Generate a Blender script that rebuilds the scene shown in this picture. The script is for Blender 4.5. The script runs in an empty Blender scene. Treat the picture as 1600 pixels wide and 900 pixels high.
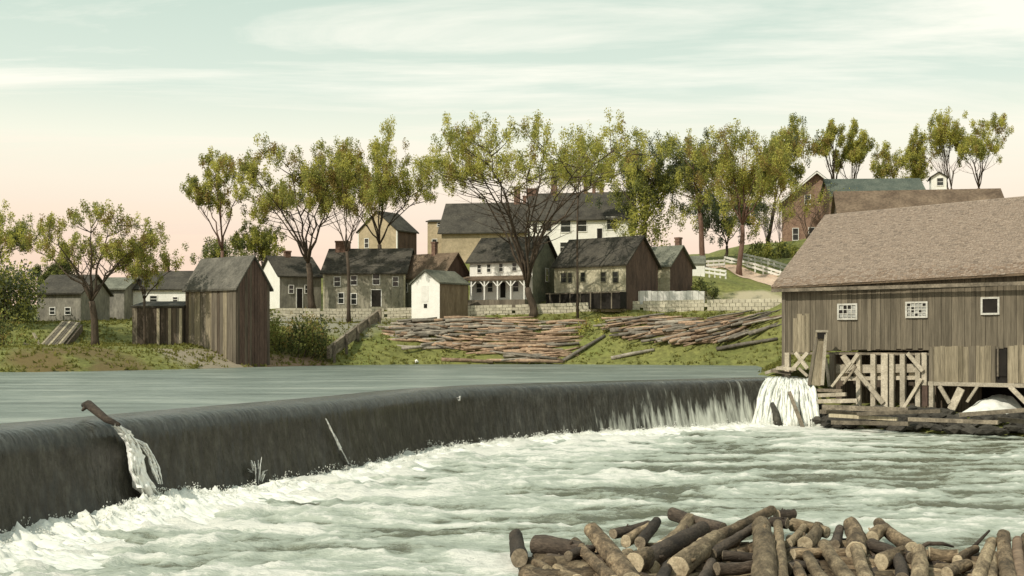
import bpy, bmesh, math, random
import numpy as np
from mathutils import Vector, Matrix

S = bpy.context.scene
COL = S.collection
R = math.radians

# ---------------------------------------------------------------- camera
F, HY, CAMZ, POOL = 1900.0, 532.0, 4.9, 2.7      # focal length and horizon in photo pixels; heights in metres over the lower river
cam_d = bpy.data.cameras.new('camera')
cam = bpy.data.objects.new('camera', cam_d)
COL.objects.link(cam)
cam.location = (0, 0, CAMZ)
cam.rotation_euler = (R(90), 0, 0)
cam_d.sensor_width = 36
cam_d.lens = 36 * F / 1600
cam_d.shift_y = (HY - 450) / 1600
cam_d.clip_end = 9000
S.camera = cam

# ---------------------------------------------------------------- sky, sun, exposure
SUN = Vector((-0.60, -0.60, 0.80)).normalized()
w = bpy.data.worlds.new('World')
S.world = w
w.use_nodes = True
nt = w.node_tree
nt.nodes.clear()
def N(nt, t, **kw):
    n = nt.nodes.new(t)
    for k, v in kw.items():
        setattr(n, k, v)
    return n
out = N(nt, 'ShaderNodeOutputWorld')
bg = N(nt, 'ShaderNodeBackground')
sky = N(nt, 'ShaderNodeTexSky', sky_type='NISHITA', sun_disc=False)
sky.sun_elevation = math.asin(SUN.z)
sky.sun_rotation = math.atan2(SUN.x, SUN.y)
tc = N(nt, 'ShaderNodeTexCoord')
sep = N(nt, 'ShaderNodeSeparateXYZ')
nt.links.new(tc.outputs['Generated'], sep.inputs[0])
# thin cloud layer seen in perspective: direction / height
hz = N(nt, 'ShaderNodeMath', operation='MAXIMUM'); hz.inputs[1].default_value = 0.0
nt.links.new(sep.outputs['Z'], hz.inputs[0])
ad = N(nt, 'ShaderNodeMath', operation='ADD'); ad.inputs[1].default_value = 0.07
nt.links.new(hz.outputs[0], ad.inputs[0])
dv = N(nt, 'ShaderNodeVectorMath', operation='DIVIDE')
cb = N(nt, 'ShaderNodeCombineXYZ')
nt.links.new(ad.outputs[0], cb.inputs[0]); nt.links.new(ad.outputs[0], cb.inputs[1]); cb.inputs[2].default_value = 1
nt.links.new(tc.outputs['Generated'], dv.inputs[0]); nt.links.new(cb.outputs[0], dv.inputs[1])
mp = N(nt, 'ShaderNodeMapping'); mp.inputs['Scale'].default_value = (0.42, 1.45, 0.2); mp.inputs['Rotation'].default_value = (0, 0, R(11)); mp.inputs['Location'].default_value = (5.3, 2.2, 0)
nt.links.new(dv.outputs[0], mp.inputs[0])
cn = N(nt, 'ShaderNodeTexNoise'); cn.inputs['Scale'].default_value = 1.1; cn.inputs['Detail'].default_value = 8; cn.inputs['Roughness'].default_value = 0.62; cn.inputs['Distortion'].default_value = 0.5
nt.links.new(mp.outputs[0], cn.inputs['Vector'])
cr = N(nt, 'ShaderNodeValToRGB')
cr.color_ramp.elements[0].position = 0.45; cr.color_ramp.elements[0].color = (0, 0, 0, 1)
cr.color_ramp.elements[1].position = 0.62; cr.color_ramp.elements[1].color = (.9, .9, .9, 1)
nt.links.new(cn.outputs['Fac'], cr.inputs[0])
def ramp(nt, pts):
    r = N(nt, 'ShaderNodeValToRGB')
    e = r.color_ramp.elements
    while len(e) < len(pts): e.new(0.5)
    for el, (p, c) in zip(e, pts):
        el.position = p; el.color = (*c, 1)
    return r
grad = ramp(nt, [(0.0, (0.78, 0.53, 0.40)), (0.075, (0.84, 0.63, 0.49)), (0.125, (0.86, 0.76, 0.61)), (0.16, (0.82, 0.81, 0.66)), (0.20, (0.64, 0.72, 0.61)), (0.27, (0.54, 0.65, 0.55)), (1.0, (0.26, 0.40, 0.40))])
nt.links.new(sep.outputs['Z'], grad.inputs[0])
cloud = ramp(nt, [(0.0, (0.82, 0.55, 0.41)), (0.10, (0.88, 0.70, 0.54)), (0.2, (0.93, 0.90, 0.77)), (1.0, (0.90, 0.90, 0.80))])
nt.links.new(sep.outputs['Z'], cloud.inputs[0])
mx = N(nt, 'ShaderNodeMix', data_type='RGBA')
nt.links.new(cr.outputs[0], mx.inputs['Factor']); nt.links.new(grad.outputs[0], mx.inputs['A']); nt.links.new(cloud.outputs[0], mx.inputs['B'])
sk = N(nt, 'ShaderNodeVectorMath', operation='SCALE'); sk.inputs['Scale'].default_value = 0.10
nt.links.new(sky.outputs[0], sk.inputs[0])
mx2 = N(nt, 'ShaderNodeMix', data_type='RGBA'); mx2.inputs['Factor'].default_value = 0.9     # veil of thin cloud and smoke over the clear sky
nt.links.new(sk.outputs[0], mx2.inputs['A']); nt.links.new(mx.outputs['Result'], mx2.inputs['B'])
nt.links.new(mx2.outputs['Result'], bg.inputs[0])
bg.inputs[1].default_value = 1.0
nt.links.new(bg.outputs[0], out.inputs[0])

sl = bpy.data.lights.new('sun', 'SUN')
sl.energy = 3.0; sl.angle = R(0.6); sl.color = (1.0, 0.93, 0.80)
so = bpy.data.objects.new('sun', sl)
COL.objects.link(so)
so.rotation_euler = SUN.to_track_quat('Z', 'Y').to_euler()
S.view_settings.view_transform = 'Standard'
S.view_settings.look = 'None'
S.view_settings.exposure = 0.31
S.view_settings.gamma = 1.0
S.cycles.max_bounces = 5
S.cycles.transparent_max_bounces = 4
S.cycles.use_denoising = True

# ---------------------------------------------------------------- helpers
rng = random.Random(7)
def P(px, py, d):
    return Vector(((px - 800) / F * d, d, CAMZ + (HY - py) / F * d))

_perm = np.random.RandomState(3).permutation(512)
_ang = np.random.RandomState(4).rand(512) * 2 * np.pi
def pn(x, y, seed=0):
    x = np.asarray(x, float); y = np.asarray(y, float)
    xi = np.floor(x).astype(int); yi = np.floor(y).astype(int)
    xf = x - xi; yf = y - yi
    u = xf * xf * xf * (xf * (xf * 6 - 15) + 10); v = yf * yf * yf * (yf * (yf * 6 - 15) + 10)
    def g(ix, iy, fx, fy):
        h = _ang[_perm[(_perm[(ix + seed * 17) & 511] + iy) & 511]]
        return np.cos(h) * fx + np.sin(h) * fy
    a = g(xi, yi, xf, yf); b = g(xi + 1, yi, xf - 1, yf)
    c = g(xi, yi + 1, xf, yf - 1); d = g(xi + 1, yi + 1, xf - 1, yf - 1)
    return (a * (1 - u) + b * u) * (1 - v) + (c * (1 - u) + d * u) * v
def fbm(x, y, o=4, seed=0):
    s = 0; a = 1.0; f = 1.0
    for i in range(o):
        s = s + a * pn(x * f, y * f, seed + i); a *= 0.5; f *= 2.03
    return s
def sstep(a, b, x):
    t = np.clip((x - a) / (b - a), 0, 1)
    return t * t * (3 - 2 * t)

def mesh_obj(name, verts, faces, mats, parent=None, smooth=False, mi=None):
    me = bpy.data.meshes.new(name)
    me.from_pydata([tuple(v) for v in verts], [], [tuple(f) for f in faces])
    for m in (mats if isinstance(mats, (list, tuple)) else [mats]):
        me.materials.append(m)
    if mi is not None:
        me.polygons.foreach_set('material_index', np.asarray(mi, dtype=np.int32))
    if smooth:
        me.polygons.foreach_set('use_smooth', np.ones(len(me.polygons), dtype=bool))
    me.update()
    o = bpy.data.objects.new(name, me)
    COL.objects.link(o)
    if parent is not None:
        o.parent = parent
    return o

def grid_obj(name, V, mats, parent=None, smooth=True, mask=None):
    """V: rows x cols x 3 array; mask: faces to keep."""
    r, c, _ = V.shape
    idx = np.arange(r * c).reshape(r, c)
    q = np.stack([idx[:-1, :-1], idx[:-1, 1:], idx[1:, 1:], idx[1:, :-1]], -1).reshape(-1, 4)
    if mask is not None:
        q = q[mask.reshape(-1)]
    me = bpy.data.meshes.new(name)
    me.vertices.add(r * c); me.vertices.foreach_set('co', V.reshape(-1).astype(np.float32))
    me.loops.add(q.size); me.loops.foreach_set('vertex_index', q.reshape(-1).astype(np.int32))
    me.polygons.add(len(q))
    me.polygons.foreach_set('loop_start', np.arange(0, q.size, 4, dtype=np.int32))
    me.polygons.foreach_set('loop_total', np.full(len(q), 4, dtype=np.int32))
    if smooth: me.polygons.foreach_set('use_smooth', np.ones(len(q), dtype=bool))
    me.materials.append(mats)
    me.update(calc_edges=True); me.validate()
    o = bpy.data.objects.new(name, me)
    COL.objects.link(o)
    if parent is not None: o.parent = parent
    return o
def attr(o, name, vals):
    a = o.data.attributes.new(name, 'FLOAT', 'POINT')
    a.data.foreach_set('value', np.asarray(vals, dtype=np.float32).reshape(-1))

def tag(o, label=None, cat=None, group=None, kind=None):
    if label: o['label'] = label
    if cat: o['category'] = cat
    if group: o['group'] = group
    if kind: o['kind'] = kind
    return o
def empty(name, loc, rz=0):
    o = bpy.data.objects.new(name, None)
    o.empty_display_size = 0.3
    COL.objects.link(o)
    o.location = loc; o.rotation_euler = (0, 0, rz)
    return o

class MB:
    def __init__(s): s.v = []; s.f = []; s.m = []
    def add(s, vs, fs, m=0):
        k = len(s.v); s.v += [Vector(v) for v in vs]
        s.f += [tuple(i + k for i in f) for f in fs]; s.m += [m] * len(fs)
        return s
    def box(s, x0, y0, z0, x1, y1, z1, m=0):
        return s.add([(x0, y0, z0), (x1, y0, z0), (x1, y1, z0), (x0, y1, z0), (x0, y0, z1), (x1, y0, z1), (x1, y1, z1), (x0, y1, z1)],
              [(3, 2, 1, 0), (4, 5, 6, 7), (0, 1, 5, 4), (1, 2, 6, 5), (2, 3, 7, 6), (3, 0, 4, 7)], m)
    def beam(s, a, b, w, h, up=(0, 0, 1), m=0):
        a = Vector(a); b = Vector(b); d = (b - a).normalized(); up = Vector(up)
        if abs(d.dot(up)) > .98: up = Vector((0, 1, 0))
        x = d.cross(up).normalized() * w / 2; y = x.cross(d).normalized() * h / 2
        return s.add([a - x - y, a + x - y, a + x + y, a - x + y, b - x - y, b + x - y, b + x + y, b - x + y],
              [(3, 2, 1, 0), (4, 5, 6, 7), (0, 1, 5, 4), (1, 2, 6, 5), (2, 3, 7, 6), (3, 0, 4, 7)], m)
    def tube(s, pts, rad, n=6, m=0, caps=True):
        pts = [Vector(p) for p in pts]; k = len(s.v); prev = None
        for i, p in enumerate(pts):
            d = (pts[min(i + 1, len(pts) - 1)] - pts[max(i - 1, 0)]).normalized()
            if prev is None:
                prev = d.orthogonal().normalized()
            x = (prev - d * prev.dot(d))
            x = x.normalized() if x.length > 1e-5 else d.orthogonal().normalized()
            prev = x; y = d.cross(x)
            for j in range(n):
                a = 2 * math.pi * j / n
                s.v.append(p + (x * math.cos(a) + y * math.sin(a)) * rad[i])
        for i in range(len(pts) - 1):
            for j in range(n):
                s.f.append((k + i * n + j, k + i * n + (j + 1) % n, k + (i + 1) * n + (j + 1) % n, k + (i + 1) * n + j)); s.m.append(m)
        if caps:
            s.f.append(tuple(k + j for j in reversed(range(n)))); s.m.append(m)
            e = k + (len(pts) - 1) * n
            s.f.append(tuple(e + j for j in range(n))); s.m.append(m)
        return s
    def build(s, name, mats, parent=None, smooth=False):
        return mesh_obj(name, s.v, s.f, mats, parent, smooth, s.m)

# ---------------------------------------------------------------- materials
def mat(name, c1, c2, scale=1.0, stretch=(1, 1, 1), bump=0.3, rough=0.85, spec=0.25, speck=0.35, fine=14.0, rand=0.0, island=0.0, c3=None, dist=0.02, coord='Object', wave=None):
    m = bpy.data.materials.new(name); m.use_nodes = True
    t = m.node_tree; b = t.nodes['Principled BSDF']
    tcn = N(t, 'ShaderNodeTexCoord'); mpn = N(t, 'ShaderNodeMapping'); mpn.inputs['Scale'].default_value = stretch
    t.links.new(tcn.outputs[coord], mpn.inputs[0])
    vec = mpn.outputs[0]
    if rand or island:
        src = N(t, 'ShaderNodeObjectInfo').outputs['Random'] if rand else N(t, 'ShaderNodeNewGeometry').outputs['Random Per Island']
        addv = N(t, 'ShaderNodeVectorMath', operation='ADD')
        sc = N(t, 'ShaderNodeMath', operation='MULTIPLY'); sc.inputs[1].default_value = 37.0
        t.links.new(src, sc.inputs[0]); t.links.new(vec, addv.inputs[0]); t.links.new(sc.outputs[0], addv.inputs[1]); vec = addv.outputs[0]
    n1 = N(t, 'ShaderNodeTexNoise'); n1.inputs['Scale'].default_value = scale; n1.inputs['Detail'].default_value = 6; n1.inputs['Roughness'].default_value = 0.6
    t.links.new(vec, n1.inputs['Vector'])
    pts = [(0.32, c1), (0.68, c2)] if c3 is None else [(0.3, c1), (0.5, c2), (0.7, c3)]
    rp = ramp(t, pts); t.links.new(n1.outputs['Fac'], rp.inputs[0])
    n2 = N(t, 'ShaderNodeTexNoise'); n2.inputs['Scale'].default_value = fine; n2.inputs['Detail'].default_value = 3; n2.inputs['Roughness'].default_value = 0.7
    t.links.new(vec, n2.inputs['Vector'])
    mr = N(t, 'ShaderNodeMapRange'); mr.inputs['From Min'].default_value = 0.25; mr.inputs['From Max'].default_value = 0.75
    mr.inputs['To Min'].default_value = 1 - speck; mr.inputs['To Max'].default_value = 1 + speck
    t.links.new(n2.outputs['Fac'], mr.inputs['Value'])
    val = mr.outputs[0]
    if rand or island:
        m2 = N(t, 'ShaderNodeMapRange'); m2.inputs['To Min'].default_value = 1 - (rand or island); m2.inputs['To Max'].default_value = 1 + (rand or island)
        t.links.new(src, m2.inputs['Value'])
        mu = N(t, 'ShaderNodeMath', operation='MULTIPLY'); t.links.new(val, mu.inputs[0]); t.links.new(m2.outputs[0], mu.inputs[1]); val = mu.outputs[0]
    vm = N(t, 'ShaderNodeVectorMath', operation='SCALE'); t.links.new(rp.outputs[0], vm.inputs[0]); t.links.new(val, vm.inputs['Scale'])
    t.links.new(vm.outputs[0], b.inputs['Base Color'])
    b.inputs['Roughness'].default_value = rough; b.inputs['Specular IOR Level'].default_value = spec
    if bump:
        bn = N(t, 'ShaderNodeBump'); bn.inputs['Strength'].default_value = bump; bn.inputs['Distance'].default_value = dist
        if wave:
            wv = N(t, 'ShaderNodeTexWave', wave_type='BANDS', bands_direction=wave[0], wave_profile='SAW'); wv.inputs['Scale'].default_value = wave[1]; wv.inputs['Distortion'].default_value = 0.6; wv.inputs['Detail'].default_value = 1
            t.links.new(tcn.outputs['Object'], wv.inputs['Vector'])
            aa = N(t, 'ShaderNodeMath', operation='ADD'); t.links.new(wv.outputs['Fac'], aa.inputs[0]); t.links.new(n2.outputs['Fac'], aa.inputs[1])
            t.links.new(aa.outputs[0], bn.inputs['Height'])
        else:
            t.links.new(n2.outputs['Fac'], bn.inputs['Height'])
        t.links.new(bn.outputs[0], b.inputs['Normal'])
    return m

M = {}
M['white'] = mat('white_clapboard', (.79, .77, .70), (.89, .87, .80), 1.2, wave=('Z', 2.4), bump=.5, dist=.03, speck=.10, fine=9)
M['cream'] = mat('cream_clapboard', (.34, .31, .20), (.62, .57, .42), .9, wave=('Z', 2.4), bump=.5, dist=.03, speck=.3, fine=4)
M['mottled'] = mat('mottled_old_siding', (.12, .112, .085), (.33, .305, .235), 2.2, stretch=(1, 1, .5), wave=('Z', 2.4), bump=.5, dist=.03, speck=.35, fine=4, c3=(.22, .205, .15))
M['tan'] = mat('tan_clapboard', (.34, .28, .18), (.52, .42, .28), .5, wave=('Z', 2.2), bump=.5, dist=.03, speck=.25, fine=3)
M['tan_shade'] = mat('shaded_side_siding', (.15, .11, .07), (.26, .20, .13), .8, stretch=(2, 2, .4), bump=.4, speck=.3, fine=5)  # side of the white shed: its shade painted in as a brown tone
M['olive'] = mat('olive_clapboard', (.12, .125, .085), (.25, .24, .17), .6, wave=('Z', 2.4), bump=.5, dist=.03, speck=.35, fine=4)
M['grey'] = mat('grey_weathered_siding', (.14, .13, .11), (.30, .28, .23), .8, stretch=(1, 1, .4), wave=('Z', 2.4), bump=.4, dist=.03, speck=.4, fine=4)
M['redbrown_shade'] = mat('red_brown_shaded_siding', (.072, .048, .037), (.14, .09, .067), .8, stretch=(2, 2, .4), bump=.4, speck=.35, fine=5)  # red brown; on house gable ends the shaded side is painted into it
M['brick'] = mat('old_brick', (.20, .125, .09), (.34, .225, .16), 1.0, wave=('Z', 4.0), bump=.5, dist=.02, speck=.45, fine=5)
M['roof_dark'] = mat('dark_shingle_roof', (.042, .038, .031), (.092, .083, .065), .7, wave=('Z', 3.2), bump=.8, dist=.04, speck=.45, fine=5)
M['roof_brown'] = mat('brown_shingle_roof', (.10, .07, .047), (.19, .14, .095), .7, wave=('Z', 3.2), bump=.8, dist=.04, speck=.45, fine=5)
M['roof_green'] = mat('mossy_shingle_roof', (.105, .108, .082), (.20, .20, .155), .8, wave=('Z', 3.2), bump=.7, dist=.04, speck=.4, fine=5)
M['roof_grey'] = mat('grey_shed_roof', (.085, .08, .066), (.17, .158, .13), .8, wave=('Z', 3.2), bump=.7, dist=.04, speck=.4, fine=5)
M['roof_teal'] = mat('dull_green_roof', (.065, .082, .068), (.12, .135, .108), .6, wave=('Z', 3.2), bump=.7, dist=.04, speck=.4, fine=5)
M['shingle'] = mat('weathered_mill_shingle', (.170, .134, .104), (.300, .238, .186), .45, speck=.25, fine=9, bump=.35, island=.07, c3=(.26, .20, .152))
M['shingle_red'] = mat('rusty_stained_shingle', (.185, .135, .098), (.285, .212, .155), .55, speck=.35, fine=9, bump=.5, island=.10)
M['board'] = mat('weathered_mill_board', (.088, .074, .052), (.185, .156, .112), 1.3, stretch=(3.2, 3.2, .16), bump=.5, speck=.35, fine=7, rand=.13)
M['board_pale'] = mat('bleached_board', (.26, .22, .15), (.46, .40, .28), 1.2, stretch=(3, 3, .2), bump=.5, speck=.35, fine=7, rand=.25)
M['board_mid'] = mat('sunbleached_board', (.15, .125, .082), (.33, .28, .195), 1.2, stretch=(3, 3, .2), bump=.5, speck=.4, fine=7, rand=.2)
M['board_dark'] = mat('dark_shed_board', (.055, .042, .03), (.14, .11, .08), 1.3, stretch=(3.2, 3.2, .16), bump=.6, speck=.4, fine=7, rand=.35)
M['board_grey'] = mat('grey_shed_board', (.075, .062, .046), (.205, .175, .13), 1.3, stretch=(3.2, 3.2, .14), bump=.6, speck=.4, fine=7, rand=.22)
M['timber'] = mat('pale_timber', (.31, .27, .20), (.52, .46, .36), 1.1, stretch=(1.5, 1.5, 1.5), bump=.5, speck=.35, fine=8, rand=.22)
M['timber_old'] = mat('wet_old_timber', (.09, .075, .055), (.25, .21, .155), 1.1, bump=.6, speck=.45, fine=8, rand=.35)
M['trim'] = mat('white_trim', (.66, .64, .58), (.78, .76, .70), 2, bump=.1, speck=.08)
M['old_white'] = mat('weathered_white_paint', (.40, .385, .33), (.60, .58, .52), 3, bump=.2, speck=.2)
M['glass'] = mat('dark_window_glass', (.018, .020, .018), (.04, .042, .038), 2, bump=0, rough=.12, spec=.5, speck=.1)
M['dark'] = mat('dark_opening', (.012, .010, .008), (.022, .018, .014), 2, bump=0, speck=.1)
M['chimney'] = mat('chimney_brick', (.12, .07, .05), (.24, .15, .11), 2, wave=('Z', 5), bump=.5, speck=.4, fine=8)
M['stone'] = mat('pale_wall_stone', (.42, .38, .29), (.62, .57, .44), .8, bump=.5, speck=.25, fine=6, island=.09)
M['rock'] = mat('dark_wet_rock', (.035, .032, .026), (.11, .10, .08), 1.0, bump=.8, speck=.5, fine=6, rand=.3, dist=.06)
M['bark_tree'] = mat('tree_bark', (.045, .034, .024), (.11, .082, .058), 1.5, stretch=(2, 2, .4), bump=.6, speck=.4, fine=7)
M['bark_pink'] = mat('reddish_tree_bark', (.11, .062, .045), (.19, .12, .09), 1.5, stretch=(2, 2, .4), bump=.5, speck=.4, fine=7)
M['bark'] = mat('log_bark', (.045, .033, .021), (.15, .108, .066), 3.5, stretch=(.4, 1, 1), bump=1.0, speck=.65, fine=20, rand=.4, c3=(.33, .245, .15), dist=.045)
M['bark_light'] = mat('peeled_log', (.075, .054, .032), (.20, .15, .092), 3.2, stretch=(.35, 1, 1), bump=1.0, speck=.6, fine=18, rand=.3, dist=.04, c3=(.36, .28, .175))
M['bark_dark'] = mat('wet_log_bark', (.030, .023, .018), (.095, .072, .053), 3.0, stretch=(.4, 1, 1), bump=1.0, speck=.6, fine=22, rand=.35, dist=.03)
M['cut'] = mat('sawn_log_end', (.28, .22, .14), (.52, .43, .29), 5.0, bump=.4, speck=.35, fine=24, rand=.3)
M['log_red'] = mat('reddish_far_log', (.17, .112, .074), (.38, .27, .18), 1.0, bump=.5, speck=.4, fine=5, rand=.45)
M['log_grey'] = mat('grey_far_log', (.12, .105, .085), (.30, .265, .21), 1.0, bump=.5, speck=.4, fine=5, rand=.45)
M['path'] = mat('pinkish_dirt_path', (.42, .30, .22), (.60, .46, .35), .6, bump=.4, speck=.25, fine=4)

def leaf_mat(name, c1, c2):
    m = bpy.data.materials.new(name); m.use_nodes = True
    t = m.node_tree; t.nodes.clear()
    o = N(t, 'ShaderNodeOutputMaterial'); d = N(t, 'ShaderNodeBsdfDiffuse'); tr = N(t, 'ShaderNodeBsdfTranslucent'); ms = N(t, 'ShaderNodeMixShader')
    g = N(t, 'ShaderNodeNewGeometry'); rp = ramp(t, [(0, c1), (1, c2)])
    t.links.new(g.outputs['Random Per Island'], rp.inputs[0])
    t.links.new(rp.outputs[0], d.inputs[0]); t.links.new(rp.outputs[0], tr.inputs[0])
    ms.inputs[0].default_value = .5
    t.links.new(d.outputs[0], ms.inputs[1]); t.links.new(tr.outputs[0], ms.inputs[2]); t.links.new(ms.outputs[0], o.inputs[0])
    return m
L_YEL = leaf_mat('yellow_green_leaf', (.42, .41, .09), (.64, .60, .17))
L_GRN = leaf_mat('olive_green_leaf', (.19, .21, .055), (.38, .385, .12))
L_BRN = leaf_mat('budding_brown_leaf', (.25, .18, .065), (.40, .30, .11))
L_DRK = leaf_mat('dark_green_leaf', (.06, .075, .03), (.15, .165, .07))
L_TEAL = leaf_mat('blue_green_leaf', (.10, .125, .08), (.22, .245, .16))
M['grass'] = leaf_mat('grass_blade', (.15, .155, .04), (.26, .24, .075))

# ---------------------------------------------------------------- ground control points (filled by the builders, used by the terrain)
CTRL = []
def ctrl(p): CTRL.append((p[0], p[1], p[2]))

# ---------------------------------------------------------------- water: dam crest line
crest_px = [(-420, 730, ), (-160, 689), (0, 668), (120, 658), (210, 650), (330, 639), (440, 629.5), (550, 620), (650, 609), (760, 602.5), (850, 599.5), (950, 596.5), (1050, 594), (1130, 592), (1190, 590.5), (1262, 590)]
cp = np.array([[(x - 800) / F * (F * (CAMZ - POOL) / (y - HY)), F * (CAMZ - POOL) / (y - HY)] for x, y in crest_px])
cp = np.vstack([[[-34, 2.0]], cp])
def smooth_poly(p, n):
    for _ in range(3):
        q = [p[0]]
        for a, b in zip(p[:-1], p[1:]):
            q += [a * .75 + b * .25, a * .25 + b * .75]
        q.append(p[-1]); p = np.array(q)
    seg = np.r_[0, np.cumsum(np.linalg.norm(np.diff(p, axis=0), axis=1))]
    s = np.linspace(0, seg[-1], n)
    return np.stack([np.interp(s, seg, p[:, 0]), np.interp(s, seg, p[:, 1])], 1), s
NC = 620
crest, cs = smooth_poly(cp, NC)
tan = np.gradient(crest, axis=0); tan /= np.linalg.norm(tan, axis=1)[:, None]
nrm = np.stack([tan[:, 1], -tan[:, 0]], 1)               # downstream
def crest_at(px):                                        # crest point, normal where the pixel column meets it
    k = (px - 800) / F
    i = np.argmin(np.abs(crest[:, 0] - k * crest[:, 1]) + (crest[:, 1] < 10) * 99)
    return crest[i], nrm[i], i

def water_mat(name):
    m = bpy.data.materials.new(name); m.use_nodes = True
    return m, m.node_tree, m.node_tree.nodes['Principled BSDF']

# still pool above the dam
m_pool, t, b = water_mat('pool_water')
tcn = N(t, 'ShaderNodeTexCoord'); mpn = N(t, 'ShaderNodeMapping'); mpn.inputs['Scale'].default_value = (.22, .8, 1)
t.links.new(tcn.outputs['Object'], mpn.inputs[0])
n1 = N(t, 'ShaderNodeTexNoise'); n1.inputs['Scale'].default_value = .6; n1.inputs['Detail'].default_value = 8; n1.inputs['Roughness'].default_value = .72
t.links.new(mpn.outputs[0], n1.inputs['Vector'])
rp = ramp(t, [(.36, (.105, .125, .105)), (.52, (.175, .205, .175)), (.66, (.31, .335, .285))]); t.links.new(n1.outputs['Fac'], rp.inputs[0]); t.links.new(rp.outputs[0], b.inputs['Base Color'])
n2 = N(t, 'ShaderNodeTexNoise'); n2.inputs['Scale'].default_value = 2.6; n2.inputs['Detail'].default_value = 6
t.links.new(mpn.outputs[0], n2.inputs['Vector'])
bn = N(t, 'ShaderNodeBump'); bn.inputs['Strength'].default_value = .9; bn.inputs['Distance'].default_value = .25
t.links.new(n2.outputs['Fac'], bn.inputs['Height']); t.links.new(bn.outputs[0], b.inputs['Normal'])
b.inputs['Roughness'].default_value = .36; b.inputs['Specular IOR Level'].default_value = .2
rows = np.r_[0, np.linspace(.01, 1, 90) ** 1.6]
far = np.stack([np.interp(np.linspace(0, 1, NC), [0, 1], [-190, 24]), np.full(NC, 128.0)], 1)
V = np.zeros((len(rows), NC, 3))
c0 = crest - nrm * 1.2
for i, r_ in enumerate(rows):
    V[i, :, :2] = c0 * (1 - r_) + far * r_
V[..., 2] = POOL + .025 * fbm(V[..., 0] * .5, V[..., 1] * 1.0, 3, 11) * sstep(0, .05, rows)[:, None]
pool = grid_obj('pool_water', V, m_pool); tag(pool, kind='structure')

# the sheet of water sliding over the dam
m_dam, t, b = water_mat('sliding_dam_water')
ua = N(t, 'ShaderNodeAttribute', attribute_name='along'); va = N(t, 'ShaderNodeAttribute', attribute_name='down'); wa = N(t, 'ShaderNodeAttribute', attribute_name='thin')
def comb(su, sv):
    a = N(t, 'ShaderNodeMath', operation='MULTIPLY'); a.inputs[1].default_value = su; t.links.new(ua.outputs['Fac'], a.inputs[0])
    c = N(t, 'ShaderNodeMath', operation='MULTIPLY'); c.inputs[1].default_value = sv; t.links.new(va.outputs['Fac'], c.inputs[0])
    x = N(t, 'ShaderNodeCombineXYZ'); t.links.new(a.outputs[0], x.inputs[0]); t.links.new(c.outputs[0], x.inputs[1]); return x.outputs[0]
n1 = N(t, 'ShaderNodeTexNoise'); n1.inputs['Scale'].default_value = 1; n1.inputs['Detail'].default_value = 7; n1.inputs['Roughness'].default_value = .7
t.links.new(comb(2.6, 1.1), n1.inputs['Vector'])
rp = ramp(t, [(.3, (.022, .021, .017)), (.5, (.042, .040, .032)), (.70, (.085, .082, .066))]); t.links.new(n1.outputs['Fac'], rp.inputs[0])
n2 = N(t, 'ShaderNodeTexNoise'); n2.inputs['Scale'].default_value = 1; n2.inputs['Detail'].default_value = 4; n2.inputs['Roughness'].default_value = .6
t.links.new(comb(2.3, .32), n2.inputs['Vector'])
th = N(t, 'ShaderNodeMath', operation='ADD'); t.links.new(n2.outputs['Fac'], th.inputs[0]); t.links.new(wa.outputs['Fac'], th.inputs[1])
fr = ramp(t, [(.60, (0, 0, 0)), (.78, (1, 1, 1))]); t.links.new(th.outputs[0], fr.inputs[0])
mxn = N(t, 'ShaderNodeMix', data_type='RGBA'); mxn.inputs['B'].default_value = (.52, .53, .46, 1)
ng = N(t, 'ShaderNodeTexNoise'); ng.inputs['Scale'].default_value = 9; ng.inputs['Detail'].default_value = 5; ng.inputs['Roughness'].default_value = .8
tcd = N(t, 'ShaderNodeTexCoord'); t.links.new(tcd.outputs['Object'], ng.inputs['Vector'])
gr_ = N(t, 'ShaderNodeMapRange'); gr_.inputs['From Min'].default_value = .3; gr_.inputs['From Max'].default_value = .7; gr_.inputs['To Min'].default_value = .7; gr_.inputs['To Max'].default_value = 1.3; t.links.new(ng.outputs['Fac'], gr_.inputs['Value'])
gs_ = N(t, 'ShaderNodeVectorMath', operation='SCALE'); t.links.new(rp.outputs[0], gs_.inputs[0]); t.links.new(gr_.outputs[0], gs_.inputs['Scale'])
t.links.new(fr.outputs[0], mxn.inputs['Factor']); t.links.new(gs_.outputs[0], mxn.inputs['A']); t.links.new(mxn.outputs['Result'], b.inputs['Base Color'])
n3 = N(t, 'ShaderNodeTexNoise'); n3.inputs['Scale'].default_value = 1; n3.inputs['Detail'].default_value = 5
t.links.new(comb(5.0, 1.3), n3.inputs['Vector'])
bn = N(t, 'ShaderNodeBump'); bn.inputs['Strength'].default_value = .8; bn.inputs['Distance'].default_value = .08
t.links.new(n3.outputs['Fac'], bn.inputs['Height']); t.links.new(bn.outputs[0], b.inputs['Normal'])
b.inputs['Roughness'].default_value = .27; b.inputs['Specular IOR Level'].default_value = .35
prof = [(-1.2, POOL), (-.8, POOL - .006), (-.5, POOL - .02), (-.22, POOL - .045), (.0, POOL - .085), (.18, POOL - .16), (.32, POOL - .29), (.42, POOL - .52)]
for k in range(1, 15):
    f = k / 14
    prof.append((.42 + .22 * f ** .7 + .35 * f * f, POOL - .52 - (POOL - .12) * f))
NP = len(prof)
V = np.zeros((NP, NC, 3)); dn = np.zeros((NP, NC)); al = np.tile(cs, (NP, 1))
L_ = 0
for i, (o_, z_) in enumerate(prof):
    if i: L_ += math.hypot(prof[i][0] - prof[i - 1][0], prof[i][1] - prof[i - 1][1])
    V[i, :, :2] = crest + nrm * o_; V[i, :, 2] = z_; dn[i] = L_
stre = .07 * fbm(al * 1.1, dn * .22, 4, 5) * sstep(.6, 2.2, dn)
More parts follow.
